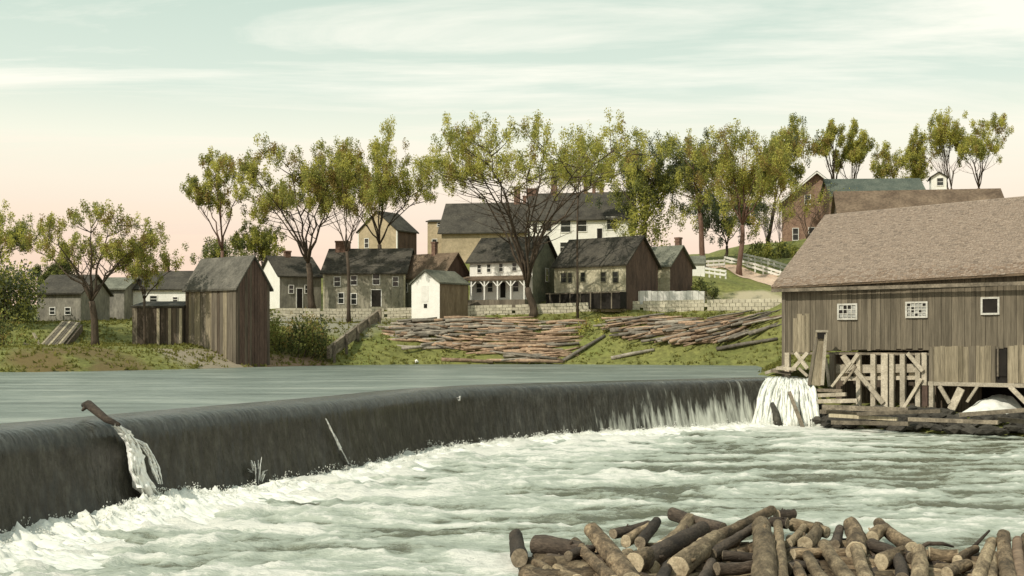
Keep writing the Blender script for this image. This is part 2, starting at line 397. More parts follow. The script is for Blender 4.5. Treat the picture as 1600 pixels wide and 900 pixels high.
stre += .10 * fbm(al * .28, dn * .15 + 4, 3, 6) * sstep(.8, 2.0, dn)
V[..., :2] += nrm[None] * stre[..., None]
V[..., 2] += .035 * fbm(al * .55, dn * 0 + 2.5, 3, 7) * sstep(.5, 1.2, dn) * (1 - sstep(1.6, 2.6, dn))
pxs = V[..., 0] / np.maximum(V[..., 1], 1) * F + 800
thin = -.175 + .19 * sstep(820, 1150, pxs) + .20 * sstep(1.4, 3.6, dn) * sstep(700, 1000, pxs) + .05 * sstep(2.2, 4, dn)
face = grid_obj('dam', V, m_dam)
attr(face, 'along', al); attr(face, 'down', dn); attr(face, 'thin', thin)
tag(face, 'long curving dam with smooth dark water sliding over its face', 'dam')

# foam material
m_foam, t, b = water_mat('white_foam')
tcn = N(t, 'ShaderNodeTexCoord')
n1 = N(t, 'ShaderNodeTexNoise'); n1.inputs['Scale'].default_value = 2.2; n1.inputs['Detail'].default_value = 8; n1.inputs['Roughness'].default_value = .7
t.links.new(tcn.outputs['Object'], n1.inputs['Vector'])
rp = ramp(t, [(.3, (.56, .58, .52)), (.5, (.76, .76, .69)), (.7, (.86, .85, .78))]); t.links.new(n1.outputs['Fac'], rp.inputs[0]); t.links.new(rp.outputs[0], b.inputs['Base Color'])
bn = N(t, 'ShaderNodeBump'); bn.inputs['Strength'].default_value = .45; bn.inputs['Distance'].default_value = .06
n2 = N(t, 'ShaderNodeTexNoise'); n2.inputs['Scale'].default_value = 6; n2.inputs['Detail'].default_value = 8; n2.inputs['Roughness'].default_value = .8
t.links.new(tcn.outputs['Object'], n2.inputs['Vector'])
t.links.new(n2.outputs['Fac'], bn.inputs['Height']); t.links.new(bn.outputs[0], b.inputs['Normal'])
b.inputs['Roughness'].default_value = .8; b.inputs['Specular IOR Level'].default_value = .1

# lower river
ds = np.exp(np.linspace(math.log(6.0), math.log(82.0), 520))
ks = np.linspace(-.95, .95, 640)
D, K = np.meshgrid(ds, ks, indexing='ij')
X = K * D; Y = D.copy()
wx = X + 1.4 * fbm(X * .12, Y * .12, 2, 21); wy = Y + 1.2 * fbm(X * .1, Y * .14, 2, 23)
# distance to the foot of the dam
ii = np.arange(0, NC, 8)
fx = crest[ii] + nrm[ii] * .9
dist = np.full(X.shape, 1e9)
for q in fx:
    dist = np.minimum(dist, (X - q[0]) ** 2 + (Y - q[1]) ** 2)
dist = np.sqrt(dist)
near = np.exp(-dist / 5.0)
big = fbm(wx * .16, wy * .42, 4, 31)
rid = 1 - np.abs(fbm(wx * .26 + 5, wy * .75, 3, 37)) * 2.2
sm = fbm(wx * .9, wy * 2.0, 3, 41)
Z = .20 * big + .15 * np.clip(rid, 0, 1) ** 3 * (.6 + .8 * near) + .07 * sm
rid2 = 1 - np.abs(fbm(wx * .95 + 3, wy * 2.3, 3, 57)) * 2.4
Z += .04 * np.clip(rid2, 0, 1) ** 2.5 * (.5 + sstep(-.3, .5, big))
Z += .30 * near * fbm(X * .8, Y * .8, 3, 45)
calm = 1 - .55 * sstep(48, 70, Y) * sstep(.05, .3, K)
Z = Z * calm - .05
V = np.stack([X, Y, Z], -1)
foam = .20 + .62 * big + .42 * (np.clip(rid, -.5, 1) - .45) + .45 * sm + 1.0 * near + .85 * fbm(wx * .14, wy * .75, 5, 51) + .30 * (np.clip(rid2, 0, 1) ** 2 - .25)
jx = (X - P(800, 868, 27.5).x) / 1.6; jy = (Y - 27.0) / 1.8
foam = foam + .9 * np.exp(-jx ** 2 - jy ** 2)
m_riv, t, b = water_mat('foaming_river_water')
fa = N(t, 'ShaderNodeAttribute', attribute_name='foam')
tcn = N(t, 'ShaderNodeTexCoord'); mpn = N(t, 'ShaderNodeMapping'); mpn.inputs['Scale'].default_value = (.8, 2.2, 1)
t.links.new(tcn.outputs['Object'], mpn.inputs[0])
n1 = N(t, 'ShaderNodeTexNoise'); n1.inputs['Scale'].default_value = 1.3; n1.inputs['Detail'].default_value = 9; n1.inputs['Roughness'].default_value = .75
t.links.new(mpn.outputs[0], n1.inputs['Vector'])
nf = N(t, 'ShaderNodeTexNoise'); nf.inputs['Scale'].default_value = 5.5; nf.inputs['Detail'].default_value = 7; nf.inputs['Roughness'].default_value = .8
t.links.new(tcn.outputs['Object'], nf.inputs['Vector'])
av = N(t, 'ShaderNodeMix', data_type='FLOAT'); av.inputs['Factor'].default_value = .42; t.links.new(n1.outputs['Fac'], av.inputs['A']); t.links.new(nf.outputs['Fac'], av.inputs['B'])
mr = N(t, 'ShaderNodeMapRange'); mr.inputs['To Min'].default_value = -1.15; mr.inputs['To Max'].default_value = 1.15; t.links.new(av.outputs['Result'], mr.inputs['Value'])
th = N(t, 'ShaderNodeMath', operation='ADD'); t.links.new(fa.outputs['Fac'], th.inputs[0]); t.links.new(mr.outputs[0], th.inputs[1])
rp = ramp(t, [(.0, (.11, .115, .075)), (.2, (.22, .235, .175)), (.42, (.35, .385, .315)), (.75, (.46, .49, .415)), (1.0, (.68, .67, .60))])
t.links.new(th.outputs[0], rp.inputs[0]); t.links.new(rp.outputs[0], b.inputs['Base Color'])
n2 = N(t, 'ShaderNodeTexNoise'); n2.inputs['Scale'].default_value = 3.5; n2.inputs['Detail'].default_value = 6; n2.inputs['Roughness'].default_value = .65
t.links.new(mpn.outputs[0], n2.inputs['Vector'])
bn = N(t, 'ShaderNodeBump'); bn.inputs['Strength'].default_value = .8; bn.inputs['Distance'].default_value = .15
t.links.new(n2.outputs['Fac'], bn.inputs['Height']); t.links.new(bn.outputs[0], b.inputs['Normal'])
rr = N(t, 'ShaderNodeMapRange'); rr.inputs['From Min'].default_value = .1; rr.inputs['From Max'].default_value = .8; rr.inputs['To Min'].default_value = .16; rr.inputs['To Max'].default_value = .8
t.links.new(th.outputs[0], rr.inputs['Value']); t.links.new(rr.outputs[0], b.inputs['Roughness']); b.inputs['Specular IOR Level'].default_value = .3
river = grid_obj('river_water', V, m_riv); attr(river, 'foam', foam); tag(river, kind='structure')

# boiling foam along the foot of the dam
NR, NS = 26, 2600
fl, fs = smooth_poly(cp, NS)
tn = np.gradient(fl, axis=0); tn /= np.linalg.norm(tn, axis=1)[:, None]; nn = np.stack([tn[:, 1], -tn[:, 0]], 1)
a = np.linspace(0, math.pi, NR)
hgt = .42 + .30 * fbm(fs * .22, fs * 0 + .5, 3, 61) + .22 * np.maximum(0, fbm(fs * 1.3, fs * 0 + 1.5, 3, 63))
fpx = fl[:, 0] / np.maximum(fl[:, 1], 1) * F + 800
hgt = np.maximum(hgt, .16) * (1 + .25 * sstep(780, 1000, fpx))
damp = 1 - .62 * sstep(150, 560, fpx)
hgt = hgt * damp
wid = 1.1 + .35 * fbm(fs * .3, fs * 0 + 3.5, 2, 65)
V = np.zeros((NR, NS, 3))
ff = np.linspace(0, 1, NR); env = np.minimum(1, ff / .22) ** .7 * (1 - np.clip((ff - .22) / .78, 0, 1)) ** 1.35
for i in range(NR):
    o_ = .62 + ff[i] * wid * 3.0
    V[i, :, :2] = fl + nn * o_[:, None]
    V[i, :, 2] = -.14 + env[i] * (hgt + .06)
a = env * math.pi / 2
al2 = np.tile(fs, (NR, 1)); acr = np.tile((ff * 3.4)[:, None], (1, NS)); env2 = np.tile((env ** .6)[:, None], (1, NS))
bl = np.abs(fbm(al2 * 1.5, acr * 1.6, 4, 67))
crisp = 1 - np.abs(fbm(al2 * 3.2 + 2, acr * 3.2, 3, 73)) * 2
V[..., 2] += (.36 * bl + .13 * fbm(al2 * 4.5, acr * 3, 3, 69) + .11 * np.clip(crisp, 0, 1) ** 2 + .04 * fbm(al2 * 11, acr * 8, 2, 75)) * env2 * (.25 + .75 * damp)[None]
V[..., :2] += nn[None] * (.25 * fbm(al2 * 1.8, acr * 1.5 + 9, 3, 71) * env2)[..., None]
foamband = grid_obj('boiling_foam', V, m_foam); tag(foamband, kind='stuff')

def blobs(name, pts, rads, matn, parent=None):
    bm = bmesh.new(); bmesh.ops.create_icosphere(bm, subdivisions=1, radius=1)
    bv = np.array([v.co[:] for v in bm.verts]); bf = np.array([[v.index for v in f.verts] for f in bm.faces]); bm.free()
    rs = np.random.RandomState(5)
    n = len(pts); pts = np.array(pts); rads = np.array(rads)
    VV = (bv[None] * (1 + .35 * rs.randn(n, len(bv), 1)) * rads[:, None, :]) + pts[:, None, :]
    FF = (bf[None] + (np.arange(n) * len(bv))[:, None, None]).reshape(-1, 3)
    return mesh_obj(name, VV.reshape(-1, 3), FF.tolist(), matn, parent, smooth=True)
rs = np.random.RandomState(9)
pts, rads = [], []
for _ in range(420):                                       # fine droplets thrown up along the crest of the foam
    i = rs.randint(520, NS - 40)
    if fl[i, 1] < 14: continue
    o_ = .62 + rs.uniform(.1, .4) * wid[i] * 3.0; z0 = -.02 + hgt[i]
    hs = .06 + .30 * rs.rand() ** 2.5; lean = rs.randn(2) * .3
    for k in range(26):
        f = rs.rand() ** 1.8; r_ = rs.uniform(.006, .017); sp_r = .14 * (1 - f * .6)
        pts.append((fl[i, 0] + nn[i, 0] * o_ + rs.randn() * sp_r + lean[0] * f * hs, fl[i, 1] + nn[i, 1] * o_ + rs.randn() * sp_r + lean[1] * f * hs, z0 + f * hs)); rads.append((r_, r_, r_ * 1.6))
tag(blobs('flying_spray', pts, rads, m_foam), kind='stuff')

# white water strands on the dam face: points (px, py, half width px)
def ribbon(name, path, label=None, toward=.1, seed=1, mt=None, n=60, wn=13, bulge=.14):
    P_ = np.array(path, float); tt = np.linspace(0, 1, len(P_)); ss = np.linspace(0, 1, n)
    X_ = np.interp(ss, tt, P_[:, 0]); Y_ = np.interp(ss, tt, P_[:, 1]); W_ = np.interp(ss, tt, P_[:, 2])
    V = np.zeros((n, wn, 3)); e = np.linspace(-1, 1, wn)
    for i in range(n):
        c, nn_, ix = crest_at(X_[i])
        f = np.clip((Y_[i] - (HY + F * (CAMZ - POOL) / c[1])) / (F * POOL / c[1]), 0, 1)
        d = c[1] + nn_[1] * (.15 + .8 * f) - toward - .75 - .25 * f
        for j in range(wn):
            ww = W_[i] * (1 + .5 * float(pn(ss[i] * 9 + seed * 3, e[j] * 2)) + .5 * float(pn(ss[i] * 31 + seed, e[j] * 4)))
            dd = d - bulge * (1 - e[j] ** 2) - .12 * float(pn(ss[i] * 16, e[j] * 3 + seed)) - .06 * float(pn(ss[i] * 40, e[j] * 7 + seed))
            V[i, j] = P(X_[i] + e[j] * ww, Y_[i], dd)
    return grid_obj(name, V, mt or m_foam)
m_spray = mat('bright_white_water', (.84, .84, .79), (.94, .93, .88), 3, bump=.4, speck=.06, rough=.7)
def strands(name, path, n, wid_, half, seed, **kw):
    q = np.random.RandomState(seed); parts = []
    for k in range(n):
        off = q.uniform(-1, 1); ph = q.uniform(0, 6.3)
        pp_ = [(x + off * wid_[i] + math.sin(i * 1.9 + ph) * wid_[i] * .22, y + q.uniform(-3, 3), max(.5, half * q.uniform(.5, 1.3) * (.6 + .5 * (i % 2)))) for i, (x, y) in enumerate(path)]
        a, b_ = q.randint(0, 2), q.randint(0, 2)
        parts.append(ribbon(name, pp_[a:len(pp_) - b_], seed=seed + k, n=26, wn=5, bulge=.12, toward=q.uniform(.05, .5), **kw))
    bm = bmesh.new()
    for o in parts:
        bm.from_mesh(o.data); bpy.data.objects.remove(o)
    me = bpy.data.meshes.new(name); bm.to_mesh(me); bm.free(); me.materials.append(m_spray)
    o = bpy.data.objects.new(name, me); COL.objects.link(o); tag(o, kind='stuff')
strands('white_plume', [(181, 663), (194, 676), (205, 692), (213, 712), (217, 736), (226, 760), (240, 778)], 26, [2, 6, 9, 10, 10, 13, 19], 3.8, 2)
for k_ in range(2): strands('white_plume', [(181, 663), (194, 676), (205, 692), (213, 712), (217, 736), (226, 760), (240, 780)], 3, [.5, 1.5, 3, 4, 4, 6, 9], 8.5, 90 + k_)
strands('white_plume', [(204, 682), (224, 696), (236, 714), (244, 734), (251, 754)], 8, [2, 4, 5, 4, 4], 2.4, 40)
strands('white_plume', [(509, 655), (517, 668), (525, 685), (533, 703), (546, 724)], 3, [1, 1.3, 1.8, 1.8, 4], 1.5, 60)
for (x0, y0, w0, k) in ((403, 746, 13, 7), (717, 627, 2, 2), (546, 728, 5, 3)):
    for a in range(k):
        q = (a / max(1, k - 1) - .5) * 2; hgt_ = (34 if k == 7 else 12) * (1 - .5 * abs(q)) * (.7 + .6 * ((a * 37) % 10) / 10)
        strands('leaping_spray', [(x0 + q * w0 * .4, y0 + 6), (x0 + q * w0 * .7, y0 - hgt_ * .5), (x0 + q * w0 * 1.2, y0 - hgt_)], 2, [1.5, 1.2, .8], 1.3, 70 + a)
# snag on the crest
c, n_, ix = crest_at(150)
rt = empty('driftwood_log', P(142, 640, c[1] - .1))
o0 = rt.location
mb = MB(); mb.tube([P(131, 633, c[1] + .9) - o0, P(138, 632, c[1] + .5) - o0, P(150, 642, c[1] + .1) - o0, P(166, 655, c[1] - .3) - o0, P(186, 664, c[1] - .6) - o0], [.08, .13, .12, .10, .06], 9)
mb.build('trunk', M['bark_dark'], rt, True)
mb = MB(); mb.tube([P(134, 636, c[1] + .6) - o0, P(129, 641, c[1] + .4) - o0], [.07, .04], 7); mb.build('branch_stub', M['bark_dark'], rt, True)
tag(rt, 'dark driftwood log snagged on the crest of the dam above a white plume', 'log')


# ---------------------------------------------------------------- houses
class Frame:
    """A wall-aligned frame: x along the front, y to the back, z up, origin at the front corner on the ground."""
    def __init__(s, px, py, d, theta):
        s.o = P(px, py, d); s.t = theta
        s.u = (math.cos(theta), math.sin(theta)); s.v = (-math.sin(theta), math.cos(theta))
    def xat(s, px, y=0.0):
        k = (px - 800) / F
        ox = s.o.x + s.v[0] * y; oy = s.o.y + s.v[1] * y
        return (k * oy - ox) / (s.u[0] - k * s.u[1])
    def yat(s, px, x):
        k = (px - 800) / F
        ox = s.o.x + s.u[0] * x; oy = s.o.y + s.u[1] * x
        return (k * oy - ox) / (s.v[0] - k * s.v[1])
    def dist(s, x, y): return s.o.y + s.u[1] * x + s.v[1] * y
    def zat(s, py, x, y=0.0): return CAMZ + (HY - py) / F * s.dist(x, y) - s.o.z
    def pt(s, px, py, y=0.0):
        x = s.xat(px, y); return Vector((x, y, s.zat(py, x, y)))
    def world(s, x, y): return (s.o.x + s.u[0] * x + s.v[0] * y, s.o.y + s.u[1] * x + s.v[1] * y)

def window(root, c, wd, h, side=None, frame=None, arch=False, muntin=True):
    """A framed window; c is the middle of the opening on the wall plane (front plane y = c.y, or the gable plane x = c.x when side)."""
    fb = MB(); t = max(.07, min(.12, wd * .12)); a, b = wd / 2, h / 2
    fb.box(-a - t, -.06, -b - t, -a, .0, b + t); fb.box(a, -.06, -b - t, a + t, .0, b + t)
    fb.box(-a, -.06, b, a, .0, b + t); fb.box(-a, -.09, -b - t, a, .0, -b)
    if muntin:
        fb.box(-a, -.035, -.03, a, -.02, .03)
    pb = MB().box(-a, -.018, -b, a, .0, b)
    rot = Matrix.Identity(4) if side is None else Matrix.Rotation(R(90 if side > 0 else -90), 4, 'Z')
    for q in (fb, pb):
        q.v = [rot @ v + Vector(c) for v in q.v]
    f = fb.build('window', frame or M['trim'], root)
    pb.build('pane', M['glass'], f)
    return f

def house(name, label, cat, xl, xr, xg, base, eave, ridge, d, theta, wall, roof, side=None, axis='x', D=None, wins=(), doors=(), chims=(), over=.3, frame=None, corner=None, group=None, lean=False, ground=True, side_wins=()):
    fr = Frame(xl, base, d, theta)
    L = fr.xat(xr)
    if D is None:
        D = fr.yat(xg, L) if theta <= 0 else fr.yat(xg, 0)
    he = fr.zat(eave, L / 2)
    root = empty(name, fr.o, theta); tag(root, label, cat, group)
    if axis == 'x':
        hr = fr.zat(ridge, L / 2, D if lean else D / 2)
    else:
        hr = fr.zat(ridge, L / 2, 0)
    b0 = -2.0
    mb = MB()
    if axis == 'x':
        ym = D if lean else D / 2
        sec = [(0, b0), (D, b0), (D, hr if lean else he), (ym - (.01 if lean else 0), hr), (0, he)]
        vs = [(0, y, z) for y, z in sec] + [(L, y, z) for y, z in sec]
        fs = [(0, 5, 9, 4), (1, 2, 7, 6), (4, 9, 8, 3), (3, 8, 7, 2), (0, 1, 6, 5)]
        mb.add(vs, fs, 0); mb.add(vs, [(4, 3, 2, 1, 0), (5, 6, 7, 8, 9)], 1)
    else:
        sec = [(0, b0), (L, b0), (L, he), (L / 2, hr), (0, he)]
        vs = [(x, 0, z) for x, z in sec] + [(x, D, z) for x, z in sec]
        mb.add(vs, [(0, 1, 2, 3, 4), (9, 8, 7, 6, 5)], 0)
        mb.add(vs, [(0, 4, 9, 5), (1, 6, 7, 2), (4, 3, 8, 9), (3, 2, 7, 8), (0, 5, 6, 1)], 1)
    mb.build('wall', [wall, side or wall], root)
    # roof
    th = .16; g = .03
    if axis == 'x':
        ym = D if lean else D / 2
        sl_ = (hr - he) / max(ym, .1)
        pr = [(-over, he - over * sl_), (ym, hr)] + ([] if lean else [(D + over, he - over * sl_)])
        up = [(y, z + g + th) for y, z in pr]; lo = [(y, z + g) for y, z in pr]
        x0, x1 = -over, L + over
        f3 = lambda x, q: (x, q[0], q[1])
    else:
        sl_ = (hr - he) / (L / 2)
        pr = [(-over, he - over * sl_), (L / 2, hr), (L + over, he - over * sl_)]
        up = [(y, z + g + th) for y, z in pr]; lo = [(y, z + g) for y, z in pr]
        x0, x1 = -over, D + over
        f3 = lambda x, q: (q[0], x, q[1])
    rb = MB(); n = len(pr)
    for i in range(n - 1):
        q = [f3(x0, lo[i]), f3(x1, lo[i]), f3(x1, lo[i + 1]), f3(x0, lo[i + 1]), f3(x0, up[i]), f3(x1, up[i]), f3(x1, up[i + 1]), f3(x0, up[i + 1])]
        rb.add(q, [(3, 2, 1, 0), (4, 5, 6, 7), (0, 1, 5, 4), (1, 2, 6, 5), (2, 3, 7, 6), (3, 0, 4, 7)])
    rf = rb.build('roof', roof, root)
    for (px, top, wpx, *rest) in chims:
        yy = (D / 2 if axis == 'x' else D * .5) + (rest[0] if rest else 0)
        x = fr.xat(px, yy); dd = fr.dist(x, yy); wv = wpx / F * dd; zt = fr.zat(top, x, yy)
        cbm = MB().box(x - wv / 2, yy - wv / 2, hr - 1.6, x + wv / 2, yy + wv / 2, zt - .18)
        cbm.box(x - wv / 2 - .06, yy - wv / 2 - .06, zt - .18, x + wv / 2 + .06, yy + wv / 2 + .06, zt)
        cbm.build('chimney', M['chimney'], rf)
    for (px, py, wp, hp, *k) in wins:
        c = fr.pt(px, py); dd = fr.dist(c.x, 0)
        window(root, c, wp / F * dd, hp / F * dd, frame=frame)
    for (t_, py, wm, hm) in side_wins:
        x_ = L if theta <= 0 else 0
        z_ = fr.zat(py, x_, D * t_)
        window(root, (x_, D * t_, z_), wm, hm, side=1 if theta <= 0 else -1, frame=frame)
    for (px, py, wp, hp) in doors:
        c = fr.pt(px, py); dd = fr.dist(c.x, 0); a, b = wp / F * dd / 2, hp / F * dd / 2
        db = MB().box(c.x - a - .08, -.05, c.z - b, c.x - a, 0, c.z + b + .08).box(c.x + a, -.05, c.z - b, c.x + a + .08, 0, c.z + b + .08).box(c.x - a, -.05, c.z + b, c.x + a, 0, c.z + b + .08)
        fo = db.build('door_frame', frame or M['trim'], root)
        MB().box(c.x - a, -.03, c.z - b, c.x + a, 0, c.z + b).build('door', M['dark'] if (wp > 3) else wall, fo)
    if corner:
        for x in (0, L):
            MB().box(x - .09, -.035, b0, x + .09, .12, he - .02).build('corner_board', corner, root)
    if ground:
        for x, y in ((0, 0), (L, 0), (0, D), (L, D), (L / 2, 0)):
            q = fr.world(x, y); ctrl((q[0], q[1], fr.o.z + .1))
    return root, fr, L, D, he, hr, rf

T = M
# left bank
house('grey_house', 'low weathered grey house with dark roof behind the vase shaped tree at far left', 'house', 58, 126, 128, 505, 458, 432, 118, R(-8), T['grey'], T['roof_dark'], D=6, wins=[(82, 486, 8, 10), (106, 486, 8, 10)])
house('grey_house', 'grey green gabled house with one dark window beside the white house', 'house', 150, 194, 196, 500, 452, 436, 126, R(-6), T['grey'], T['roof_green'], D=6, wins=[(163, 485, 10, 13)])
house('white_house', 'low white house with brown roof and thin chimney behind the brown board shed', 'house', 193, 300, 302, 500, 452, 426, 128, R(-6), T['white'], T['roof_dark'], D=7, wins=[(240, 467, 11, 9), (274, 468, 7, 7)], chims=[(261, 410, 6)], corner=T['trim'])
house('white_gabled_house', 'grey fronted house with a bright white gable end and squat chimney', 'house', 437, 502, 404, 484, 432, 403, 130, R(28), T['grey'], T['roof_dark'], side=T['white'], wins=[(455, 452, 7, 12), (480, 452, 7, 12)], doors=[(468, 466, 9, 30)], chims=[(449, 392, 9)])
house('long_house', 'long two storey house with dark roof and pale siding behind thin trees', 'house', 506, 632, 634, 486, 426, 391, 128, R(-4), T['mottled'], T['roof_dark'], D=8, over=.35,
      wins=[(527, 440, 9, 14), (553, 438, 9, 14), (588, 436, 10, 17), (533, 466, 8, 16), (553, 467, 8, 16), (618, 440, 8, 14)], doors=[(588, 466, 15, 26)], chims=[(536, 377, 20)], corner=T['cream'])
house('cottage', 'dark brown cottage with rusty roof and thin chimney behind the white shed', 'house', 626, 692, 732, 482, 431, 399, 129, R(-35), T['olive'], T['roof_brown'], side=T['redbrown_shade'], wins=[(634, 450, 7, 12)], chims=[(679, 378, 7)], over=.35)
rt, fr, L, D, he, hr, rf = house('tall_barn', 'tall tan barn with white corner and shaded red side rising behind the long house', 'barn', 560, 620, 651, 410, 361, 331, 163, R(-30), T['tan'], T['roof_dark'], side=T['redbrown_shade'], axis='y', wins=[(573, 380, 7, 14)], over=.25, corner=T['trim'])
house('flat_roofed_block', 'tan block with flat cornice at the end of the long barn', 'building', 668, 712, 714, 412, 347, 345, 178, R(-6), T['tan'], T['roof_dark'], D=8, wins=[(686, 351, 5, 6), (679, 382, 7, 16)], over=.25)
house('long_barn', 'long tan barn with dark roof joined to the big white house', 'barn', 690, 822, 870, 412, 361, 319, 168, R(-9), T['tan'], T['roof_dark'], D=10, chims=[(808, 292, 9), (832, 295, 14), (820, 306, 5)], over=.5)
rt, fr, L, D, he, hr, rf = house('big_white_house', 'big white house with shuttered windows and four chimneys on the hilltop', 'house', 822, 984, 998, 412, 342, 303, 166, R(-10), T['white'], T['roof_dark'], side=T['redbrown_shade'], D=10, over=.4,
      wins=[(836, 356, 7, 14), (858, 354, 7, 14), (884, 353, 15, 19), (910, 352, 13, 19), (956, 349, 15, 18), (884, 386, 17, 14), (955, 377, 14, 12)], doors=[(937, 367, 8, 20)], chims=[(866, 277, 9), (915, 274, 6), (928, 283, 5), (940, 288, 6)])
# white house with a porch
rt, fr, L, D, he, hr, rf = house('porch_house', 'white house with a front porch and grey green gable side behind the big elm', 'house', 734, 832, 872, 474, 408, 373, 128, R(-22), T['white'], T['roof_dark'], side=T['olive'], over=.35,  # gable side coloured darker and greener than the white front
      wins=[(749, 420, 6, 12), (764, 419, 6, 12), (783, 418, 6, 12), (804, 417, 7, 12), (749, 450, 9, 14), (766, 449, 8, 14), (806, 448, 9, 15)], doors=[(786, 453, 9, 24)], side_wins=[(.55, 430, .8, 1.3)])
pz = fr.zat(437, L / 2, -1.8); dpt = 1.9; xs0 = -.6; xs1 = L - .1
pbm = MB(); pbm.add([(xs0, -dpt, pz - .1), (xs1, -dpt, pz - .1), (xs1, -.01, pz + .35), (xs0, -.01, pz + .35), (xs0, -dpt, pz + .05), (xs1, -dpt, pz + .05), (xs1, -.01, pz + .5), (xs0, -.01, pz + .5)], [(3, 2, 1, 0), (4, 5, 6, 7), (0, 1, 5, 4), (1, 2, 6, 5), (2, 3, 7, 6), (3, 0, 4, 7)])
pbm.build('porch_roof', T['roof_brown'], rt)
MB().box(xs0, -dpt, -.6, xs1, -.02, .28).build('porch_floor', T['board_grey'], rt)
for i in range(6):
    x = xs0 + .12 + (xs1 - xs0 - .24) * i / 5
    q = MB().box(x - .07, -dpt + .06, .28, x + .07, -dpt + .2, pz - .1)
    for sg in (-1, 1):
        if 0 <= i + sg <= 5:
            q.beam((x + sg * .07, -dpt + .13, pz - .65), (x + sg * .55, -dpt + .13, pz - .12), .07, .1)
    q.build('porch_post', T['trim'], rt)
# white tool shed
rt, fr, L, D, he, hr, rf = house('white_shed', 'small white gabled shed with a square black hole low in its front', 'shed', 643, 687, 731, 495, 443, 424, 121, R(-38), T['white'], T['roof_green'], side=T['tan_shade'], axis='y', over=.18)
c = fr.pt(664, 459); a = .55
MB().box(c.x - .45, -.03, c.z - .8, c.x + .45, 0, c.z + .8).build('door', T['trim'], rt)
c = fr.pt(665, 478); MB().box(c.x - .2, -.045, c.z - .2, c.x + .2, 0, c.z + .2).build('opening', T['dark'], rt)
# yellow house and small cottage
rt, fr, L, D, he, hr, rf = house('yellow_house', 'pale yellow house with a shaded brown gable end above a dark foundation', 'house', 866, 978, 1028, 459, 414, 374, 127, R(-36), T['cream'], T['roof_dark'], side=T['redbrown_shade'], over=.3,
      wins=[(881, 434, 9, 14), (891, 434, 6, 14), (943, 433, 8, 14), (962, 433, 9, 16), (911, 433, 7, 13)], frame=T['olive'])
MB().box(-.15, -1.3, -1.7, L + .1, -.02, -.02).build('foundation', T['dark'], rt)
for i in range(7):
    x = L * (i + .3) / 7
    MB().box(x - .06, -1.36, -1.7, x + .06, -1.29, -.02).build('foundation_post', T['board_grey'], rt)
MB().box(-.15, -1.37, -.12, L + .1, -1.30, .02).build('sill_beam', T['board_grey'], rt)
house('small_cottage', 'small pale cottage with mossy roof and shaded gable beside the white wall', 'house', 1003, 1047, 1082, 457, 415, 387, 130, R(-38), T['cream'], T['roof_green'], side=T['redbrown_shade'], over=.3, wins=[(1021, 430, 8, 14)], chims=[(1060, 371, 8, .6)], frame=T['olive'])
house('tiny_white_shed', 'tiny white shed on the grass slope beside the small cottage', 'shed', 1080, 1101, 1104, 433, 413, 402, 138, R(-10), T['white'], T['roof_green'], D=2.2, over=.12)
# hilltop on the right
rt, fr, L, D, he, hr, rf = house('brick_house', 'tall brick house with white gable trim and white windows behind a green hedge', 'house', 1223, 1330, 1336, 382, 312, 269, 188, R(-12), T['brick'], T['roof_teal'], axis='y', D=14, over=.5,
      wins=[(1243, 366, 8, 18), (1268, 365, 8, 18), (1262, 312, 8, 14), (1290, 312, 8, 14)])
for sg in (0, 1):
    x0, x1 = (-.5, L / 2) if sg == 0 else (L + .5, L / 2)
    zz0 = he - .5 * (hr - he) / (L / 2)
    MB().beam((x0, -.62, zz0 - .1), (x1, -.62, hr - .1), .2, .45, (0, 1, 0)).build('gable_trim', T['trim'], rt)
house('long_hall', 'long hall with dull green roof behind the mill roof', 'building', 1300, 1446, 1450, 370, 306, 281, 178, R(-4), T['brick'], T['roof_teal'], D=9, over=.4)
rt, fr, L, D, he, hr, rf = house('white_cupola_house', 'little white gabled house with one dark window above the mill roof', 'house', 1455, 1479, 1484, 330, 277, 270, 182, R(-15), T['white'], T['roof_dark'], axis='y', over=.3, D=4, wins=[(1469, 284, 9, 11)])
house('brown_roofed_barn', 'long barn with brown roof rising behind the mill ridge', 'barn', 1316, 1578, 1592, 420, 352, 300, 104, R(-9), T['board_dark'], T['roof_brown'], D=9, over=.3)

# ---------------------------------------------------------------- board sheds by the left shore
def board_wall(root, fr_pts, n, z0, ztop, axis, mt, thick=.05, jag=.1, name='board'):
    """Upright boards side by side. fr_pts = (a0, a1) along the axis; ztop(a) top height; axis 'front' (y = 0) or 'gable' (x = const)."""
    a0, a1, const = fr_pts
    ed = [a0]
    ws = [rng.uniform(.75, 1.25) for _ in range(n)]; s_ = sum(ws)
    for q in ws: ed.append(ed[-1] + (a1 - a0) * q / s_)
    for i in range(n):
        b0, b1 = ed[i] + .008, ed[i + 1] - .008
        t = thick * rng.uniform(.7, 1.6)
        zb = z0 + rng.uniform(0, jag)
        za, zc = ztop(b0), ztop(b1)
        if axis == 'front':
            v = [(b0, const - t, zb), (b1, const - t, zb), (b1, const, zb), (b0, const, zb), (b0, const - t, za), (b1, const - t, zc), (b1, const, zc), (b0, const, za)]
        else:
            v = [(const, b0, zb), (const + t, b0, zb), (const + t, b1, zb), (const, b1, zb), (const, b0, za), (const + t, b0, za), (const + t, b1, zc), (const, b1, zc)]
        MB().add(v, [(3, 2, 1, 0), (4, 5, 6, 7), (0, 1, 5, 4), (1, 2, 6, 5), (2, 3, 7, 6), (3, 0, 4, 7)]).build(name, mt[rng.randrange(len(mt))], root)

